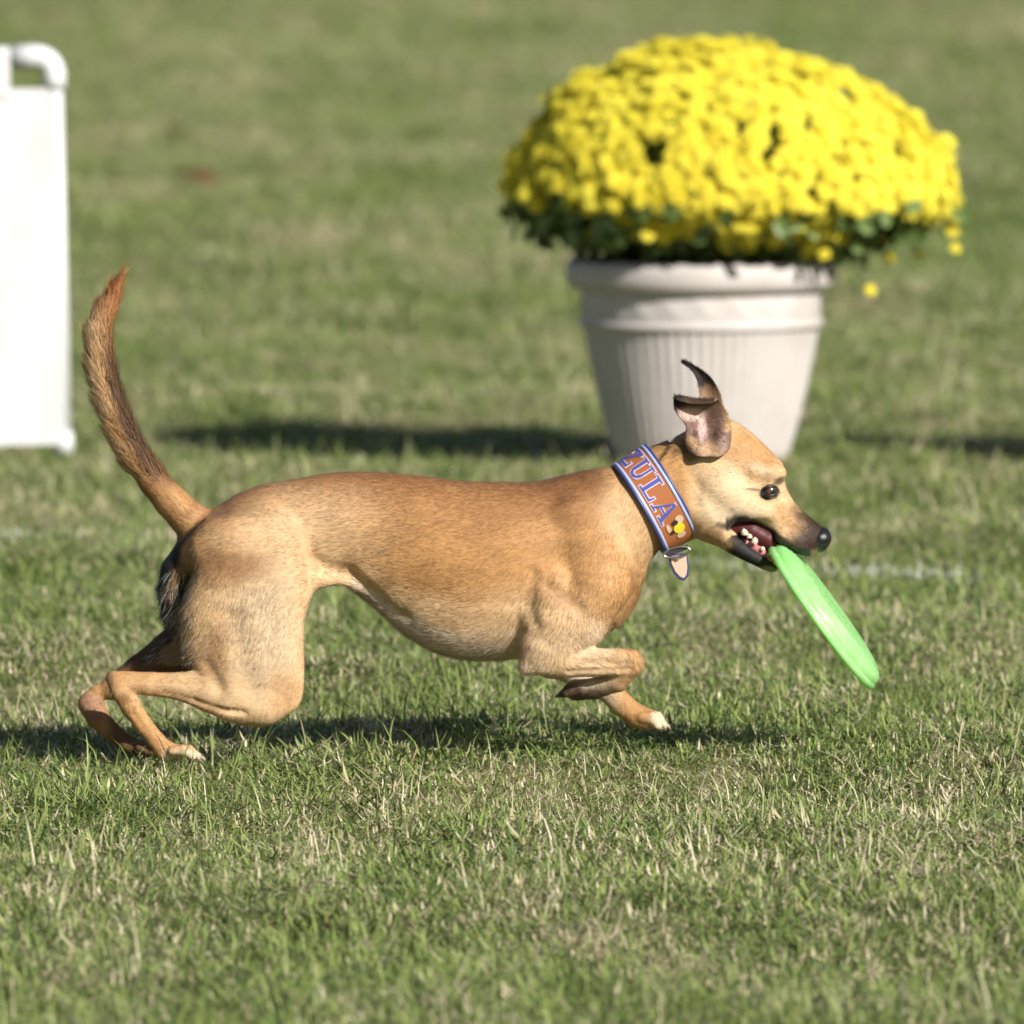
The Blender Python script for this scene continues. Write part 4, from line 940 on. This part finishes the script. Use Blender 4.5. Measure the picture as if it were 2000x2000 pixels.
# fine hair on the ears
def ear_fur(o, nh, seed, ln0):
    me_ = o.data; r = np.random.default_rng(seed); co = np.empty(len(me_.vertices) * 3, np.float32); me_.vertices.foreach_get('co', co); no = co.copy(); me_.vertices.foreach_get('normal', no)
    cl = np.empty(len(me_.vertices) * 4, np.float32); me_.color_attributes['coat'].data.foreach_get('color', cl); i = r.integers(0, len(me_.vertices), nh)
    P, Nn, K = co.reshape(-1, 3)[i].astype(float), no.reshape(-1, 3)[i].astype(float), cl.reshape(-1, 4)[i, :3] * r.uniform(0.7, 1.3, nh)[:, None]
    P = P + r.normal(0, 0.0012, P.shape) * (1 - np.abs(Nn)); D_ = np.array([-0.45, 0, 0.9]) + r.normal(0, 0.3, (nh, 3)); D_ -= Nn * (D_ * Nn).sum(1, keepdims=True); D_ /= np.linalg.norm(D_, axis=1, keepdims=True)
    ln = (ln0 * r.uniform(0.5, 1.4, nh))[:, None]; sd_ = np.cross(D_, Nn) * 0.00028; mid = P + (D_ + Nn * 0.22) * ln * 0.5; tip = P + (D_ + Nn * 0.25) * ln
    V_ = np.stack([P - sd_, P + sd_, mid + sd_ * .8, mid - sd_ * .8, tip], 1).reshape(-1, 3); b_ = np.arange(nh)[:, None] * 5
    m_ = fast_mesh('ear_fur', V_, np.concatenate([(b_ + np.array([0, 1, 2, 3])).ravel(), (b_ + np.array([3, 2, 4])).ravel()]), np.concatenate([np.full(nh, 4), np.full(nh, 3)]))
    set_col(m_, 'coat', np.repeat(K, 5, 0)); m_.normals_split_custom_set_from_vertices(np.repeat(Nn, 5, 0).astype(np.float32)); link('ear_fur', m_, m_fur, o)['kind'] = 'stuff'
ear_fur(ear1, 3500, 31, 0.005); ear_fur(ear2, 1500, 32, 0.005)

# ------------------------------------------------------------------ collar
m_leather = new_mat('orange_leather', (0.36, 0.125, 0.042), 0.34, 0.5)
nn = noise_node(m_leather, 260, 3); bp_ = N(m_leather, 'ShaderNodeBump'); bp_.inputs['Strength'].default_value = 0.15; bp_.inputs['Distance'].default_value = 0.0006
L(m_leather, nn.outputs['Fac'], bp_.inputs['Height']); L(m_leather, bp_.outputs[0], m_leather.node_tree.nodes['Principled BSDF'].inputs['Normal'])
m_edge = new_mat('pale_blue_edging', (0.36, 0.42, 0.68), 0.35, 0.5); m_navy = new_mat('navy_leather', (0.035, 0.045, 0.16), 0.4, 0.5); m_pale = new_mat('pale_outline', (0.62, 0.50, 0.55), 0.4, 0.4); m_letter = new_mat('blue_lettering', (0.075, 0.085, 0.32), 0.4, 0.5)
m_lining = new_mat('tan_leather_back', (0.62, 0.40, 0.28), 0.6, 0.3); m_metal = new_mat('nickel_buckle', (0.62, 0.60, 0.57), 0.22, 0.5, Metallic=1.0); m_yellow = new_mat('yellow_patch', (0.75, 0.58, 0.03), 0.4, 0.4); m_dkm = new_mat('dark_patch', (0.03, 0.025, 0.03), 0.5, 0.4)
RT, RB, FT, FB = [np.array(p, float) for p in ((1199, 909), (1297, 1077), (1259, 869), (1360, 1043))]
def collar_pt(phi, t, off=0.0):
    """phi: 0 on the nape, 90 deg on the camera side; t 0 rear edge .. 1 front edge; off: outwards in px"""
    c = (RT + RB) / 2 * (1 - t) + (FT + FB) / 2 * t; h = (RT - RB) / 2 * (1 - t) + (FT - FB) / 2 * t; hl = np.linalg.norm(h); hu = h / hl
    ax_ = np.array([0.866, -0.5]); near = math.sin(phi); w_ = 81 - 5 * t
    p = c + hu * (hl + off) * math.cos(phi) + ax_ * (12 * max(0, near) - 6 * max(0, -near)); y = -(w_ + off) * near
    return Vector(((p[0] - 1000) * S, y * S, (1480 - p[1]) * S))
collar = empty('dog_collar', collar_pt(math.pi, 0.5)); tag(collar, 'wide orange leather name collar with blue edging on the dog\'s neck', 'collar')
nph, ntt = 96, 8; V, F = [], []
for layer, off in ((0, 4.5), (1, -1.0)):
    for i in range(nph):
        for j in range(ntt + 1): V.append(collar_pt(2 * math.pi * i / nph, j / ntt, off))
m1 = nph * (ntt + 1)
for i in range(nph):
    i2 = (i + 1) % nph
    for j in range(ntt):
        a, b = i * (ntt + 1) + j, i2 * (ntt + 1) + j; F.append((a, a + 1, b + 1, b)); F.append((m1 + a, m1 + b, m1 + b + 1, m1 + a + 1))
    for j in (0, ntt):
        a, b = i * (ntt + 1) + j, i2 * (ntt + 1) + j; F.append((a, b, m1 + b, m1 + a) if j == 0 else (a, m1 + a, m1 + b, b))
strap = link('strap', mesh('strap', V, F), m_leather, collar)
def band_on(t0, t1, off, mt, name, ph0=0, ph1=2 * math.pi, n=96, thick=1.6, parent=strap):
    V, F = [], []; closed = abs(ph1 - ph0 - 2 * math.pi) < 1e-6; cnt = n if closed else n + 1
    for i in range(cnt):
        ph = ph0 + (ph1 - ph0) * i / n
        V += [collar_pt(ph, t0, off - 1), collar_pt(ph, t0 + (t1 - t0) * .15, off + thick), collar_pt(ph, t0 + (t1 - t0) * .85, off + thick), collar_pt(ph, t1, off - 1)]
    for i in range(n if closed else n):
        a, b = i * 4, ((i + 1) % cnt) * 4
        for k in range(3): F.append((a + k, a + k + 1, b + k + 1, b + k))
    return link(name, mesh(name, V, F), mt, parent)
band_on(0.02, 0.115, 4.5, m_edge, 'edging'); band_on(0.885, 0.98, 4.5, m_edge, 'edging')
for t in (0.0, 1.0):
    path = [collar_pt(2 * math.pi * k / 96, t, 3.0) for k in range(97)]; link('binding', mesh('binding', *tube(path, 3.2 * S, 8, cap=False)), m_navy, strap)
# serif letters as raised appliques: quads in letter space (x along the collar, y towards the head)
GLY = {
 'Z': [((0.05, .86), (.95, .86), (.95, 1), (.05, 1)), ((.72, .86), (.95, .86), (.30, .12), (.05, .12)), ((.05, 0), (.95, 0), (.95, .13), (.05, .13)), ((.05, .68), (.14, .68), (.16, .88), (.05, .88)), ((.86, .12), (.95, .12), (.95, .33), (.88, .33))],
 'L': [((.24, .05), (.42, .05), (.42, .95), (.24, .95)), ((.10, .93), (.58, .93), (.58, 1), (.10, 1)), ((.10, 0), (.92, 0), (.92, .09), (.10, .09)), ((.82, .08), (.92, .08), (.95, .32), (.88, .32))],
 'A': [((.08, .05), (.18, .05), (.52, 1), (.44, 1)), ((.66, .05), (.86, .05), (.56, 1), (.44, 1)), ((.25, .32), (.72, .32), (.69, .41), (.28, .41)), ((0, 0), (.30, 0), (.30, .07), (0, .07)), ((.56, 0), (1.0, 0), (1.0, .07), (.56, .07))],
 'U': [((.16, .32), (.34, .32), (.34, .95), (.16, .95)), ((.72, .32), (.82, .32), (.82, .95), (.72, .95)), ((.04, .93), (.46, .93), (.46, 1), (.04, 1)), ((.58, .93), (.96, .93), (.96, 1), (.58, 1))]}
arc = []
for k in range(10):
    a0, a1 = math.pi + math.pi * k / 10, math.pi + math.pi * (k + 1) / 10
    f_ = lambda a, r_, ry: (.49 + r_ * math.cos(a), .33 + ry * math.sin(a))
    wi = lambda a: .16 - .04 * math.cos(a - math.pi) * -1
    arc.append((f_(a0, .33, .33), f_(a1, .33, .33), f_(a1, .19, .22), f_(a0, .19, .22)))
GLY['U'] += arc
def letter(ch, ph_c, width_deg, t0=0.20, t1=0.80, grow=0.0, off=5.8, mt=None, par=None):
    V, F = [], []; nS = 6
    for qd in GLY[ch]:
        qd = [np.array(p) for p in qd]; b = len(V); cq = sum(qd) / 4; qd = [p + grow * np.sign(np.round(p - cq, 6)) for p in qd]
        for i in range(nS + 1):
            for j in range(nS + 1):
                u, v = i / nS, j / nS; p = (qd[0] * (1 - u) + qd[1] * u) * (1 - v) + (qd[3] * (1 - u) + qd[2] * u) * v
                V.append(collar_pt(math.radians(ph_c + (p[0] - .5) * width_deg), t0 + (t1 - t0) * p[1], off))
        for i in range(nS):
            for j in range(nS): a = b + i * (nS + 1) + j; F.append((a, a + nS + 1, a + nS + 2, a + 1))
    o = link('letter', mesh('letter', V, F, smooth=False), mt or m_letter, par or strap); md = o.modifiers.new('thick', 'SOLIDIFY'); md.thickness = 0.0009; md.offset = 0
    return o
for ch, ph, wd in (('Z', 20, 27), ('U', 49, 26), ('L', 75, 25), ('A', 103, 27)): letter(ch, ph, wd); o = letter(ch, ph, wd, grow=0.045, off=5.1, mt=m_pale); o.name = 'letter_outline'
def patch(cph, ct, rph, rt, mt, off, ang=0):
    V = [collar_pt(math.radians(cph), ct, off)]; F = []
    for k in range(20):
        a = 2 * math.pi * k / 20; u, v = math.cos(a), math.sin(a); u, v = u * math.cos(ang) - v * math.sin(ang), u * math.sin(ang) + v * math.cos(ang)
        V.append(collar_pt(math.radians(cph + rph * u), ct + rt * v, off))
    for k in range(20): F.append((0, 1 + (k + 1) % 20, 1 + k))
    o = link('emblem_patch', mesh('emblem_patch', V, F, smooth=False), mt, strap); md = o.modifiers.new('thick', 'SOLIDIFY'); md.thickness = 0.0005; md.offset = 0
patch(130, .60, 7, .16, m_yellow, 6.0); patch(120, .70, 5, .12, m_lining, 5.8); patch(121, .55, 3.2, .09, m_dkm, 6.4); patch(125, .33, 6.5, .06, m_lining, 5.7, .5); patch(131, .38, 2.6, .07, m_dkm, 6.2); patch(141, .58, 5, .13, m_lining, 5.7)
# buckle, keeper and hanging strap end under the throat
def slab(outline, y, thick, mt, name, parent):
    n = len(outline); V = [dogp(px, py, y - thick / 2) for px, py in outline] + [dogp(px, py, y + thick / 2) for px, py in outline]
    F = [tuple(range(n - 1, -1, -1)), tuple(range(n, 2 * n))] + [(k, (k + 1) % n, n + (k + 1) % n, n + k) for k in range(n)]
    o = link(name, mesh(name, V, F, smooth=False), mt, parent); md = o.modifiers.new('bev', 'BEVEL'); md.width = 0.0008; md.segments = 2; return o
end = slab([(1306, 1082), (1342, 1078), (1346, 1105), (1345, 1123), (1337, 1133), (1326, 1130), (1316, 1119), (1308, 1102)], -40, 5, m_navy, 'strap_end', collar)
slab([(1309, 1085), (1340, 1081), (1342.5, 1106), (1341, 1121), (1336, 1128), (1328, 1125), (1319, 1115), (1312, 1100)], -43.2, 2.5, m_lining, 'strap_lining', collar)
slab([(1298, 1076), (1343, 1061), (1346, 1070), (1302, 1086)], -44, 7, m_dkm, 'keeper', collar)
path = [dogp(1322 + 25 * math.cos(a) + 4 * math.sin(a), 1077 + 9 * math.sin(a) - 6 * math.cos(a), -50) for a in np.linspace(0, 2 * math.pi, 29)]
buckle = link('buckle', mesh('buckle', *tube(path, 2.4 * S, 8, cap=False)), m_metal, collar)
v_, f_, _ = ball(dogp(1322, 1090, -45), 5 * S); link('rivet', mesh('rivet', v_, f_), m_metal, buckle)

# ------------------------------------------------------------------ flying disc
m_disc = bpy.data.materials.new('green_disc_plastic'); m_disc.use_nodes = True
db = m_disc.node_tree.nodes['Principled BSDF']; db.inputs['Base Color'].default_value = (0.42, 0.86, 0.33, 1); db.inputs['Roughness'].default_value = 0.28; db.inputs['Specular IOR Level'].default_value = 0.5
dt = N(m_disc, 'ShaderNodeBsdfTranslucent'); dt.inputs['Color'].default_value = (0.55, 0.93, 0.22, 1); dm = N(m_disc, 'ShaderNodeMixShader'); dm.inputs[0].default_value = 0.4
om = m_disc.node_tree.nodes['Material Output']; L(m_disc, db.outputs[0], dm.inputs[1]); L(m_disc, dt.outputs[0], dm.inputs[2]); L(m_disc, dm.outputs[0], om.inputs['Surface'])
DR = 0.1215
dg_ = N(m_disc, 'ShaderNodeTexCoord'); dn1 = noise_node(m_disc, 28, 5, 0.65, dg_.outputs['Object']); dr1 = ramp(m_disc, dn1.outputs['Fac'], [(0.35, (0.36, 0.82, 0.27)), (0.68, (0.56, 0.90, 0.44))]); L(m_disc, dr1.outputs[0], db.inputs['Base Color'])
dn2 = noise_node(m_disc, 160, 4, 0.7, dg_.outputs['Object']); dr2 = ramp(m_disc, dn2.outputs['Fac'], [(0.35, (0.16, 0.16, 0.16)), (0.7, (0.42, 0.42, 0.42))]); L(m_disc, dr2.outputs[0], db.inputs['Roughness'])
dbp = N(m_disc, 'ShaderNodeBump'); dbp.inputs['Strength'].default_value = 0.25; dbp.inputs['Distance'].default_value = 0.0012; L(m_disc, dn1.outputs['Fac'], dbp.inputs['Height']); L(m_disc, dbp.outputs[0], db.inputs['Normal'])
pr = [(0.0, 0.0345), (0.03, 0.0345), (0.06, 0.0340), (0.085, 0.0332), (0.0965, 0.0325), (0.0975, 0.0312), (0.1035, 0.0306), (0.1045, 0.0294), (0.1115, 0.0272), (0.1165, 0.0235), (0.1192, 0.0190), (0.1200, 0.0135), (0.1203, 0.0118), (0.1218, 0.0108), (0.1232, 0.0080), (0.1234, 0.0040), (0.1224, 0.0010), (0.1200, 0.0), (0.1172, 0.0010), (0.1162, 0.0050), (0.1168, 0.0110), (0.1160, 0.0180), (0.1120, 0.0235), (0.105, 0.0270), (0.095, 0.0290), (0.06, 0.0312), (0.03, 0.0318), (0.0, 0.0318)]
pr = [(r_, z_ * 0.86) for r_, z_ in pr]; V, F = lathe(pr, 120)
e1, e2 = dogp(1505, 1047), dogp(1714, 1335)
ldir = (e2 - e1).normalized(); nrm = Vector((ldir.z, 0, -ldir.x)); nrm = -nrm if nrm.x < 0 else nrm       # top of the disc faces right and up
tilt_ = math.radians(2.6); axis = (nrm * math.cos(tilt_) + Vector((0, -1, 0)) * math.sin(tilt_)).normalized()
yv = axis.cross(ldir).normalized(); xv = yv.cross(axis).normalized()
cen = e2 - ldir * DR - nrm * 0.012
R_ = Matrix((xv, yv, axis)).transposed().to_4x4()
disc = link('flying_disc', mesh('flying_disc', V, F), m_disc, loc=cen); disc.rotation_euler = R_.to_euler()
tag(disc, 'bright green plastic flying disc held edge-on in the dog\'s jaws', 'flying disc')

# a loose blade of grass kicked up under the belly
V, lo, co, hg = blade_arrays(np.array([0.0]), np.array([0.0]), np.array([0.0]), np.array([0.1]), np.array([0.034]), np.array([0.0022]), np.array([0.95]), np.array([0.22]), 4)
o = link('grass_clipping', fast_mesh('grass_clipping', V, lo, co), new_mat('dark_clipping', (0.035, 0.045, 0.02), 0.6, 0.3), loc=dogp(640, 1251, 30))
tag(o, 'thin dark blade of cut grass in the air under the dog\'s belly', 'grass blade')
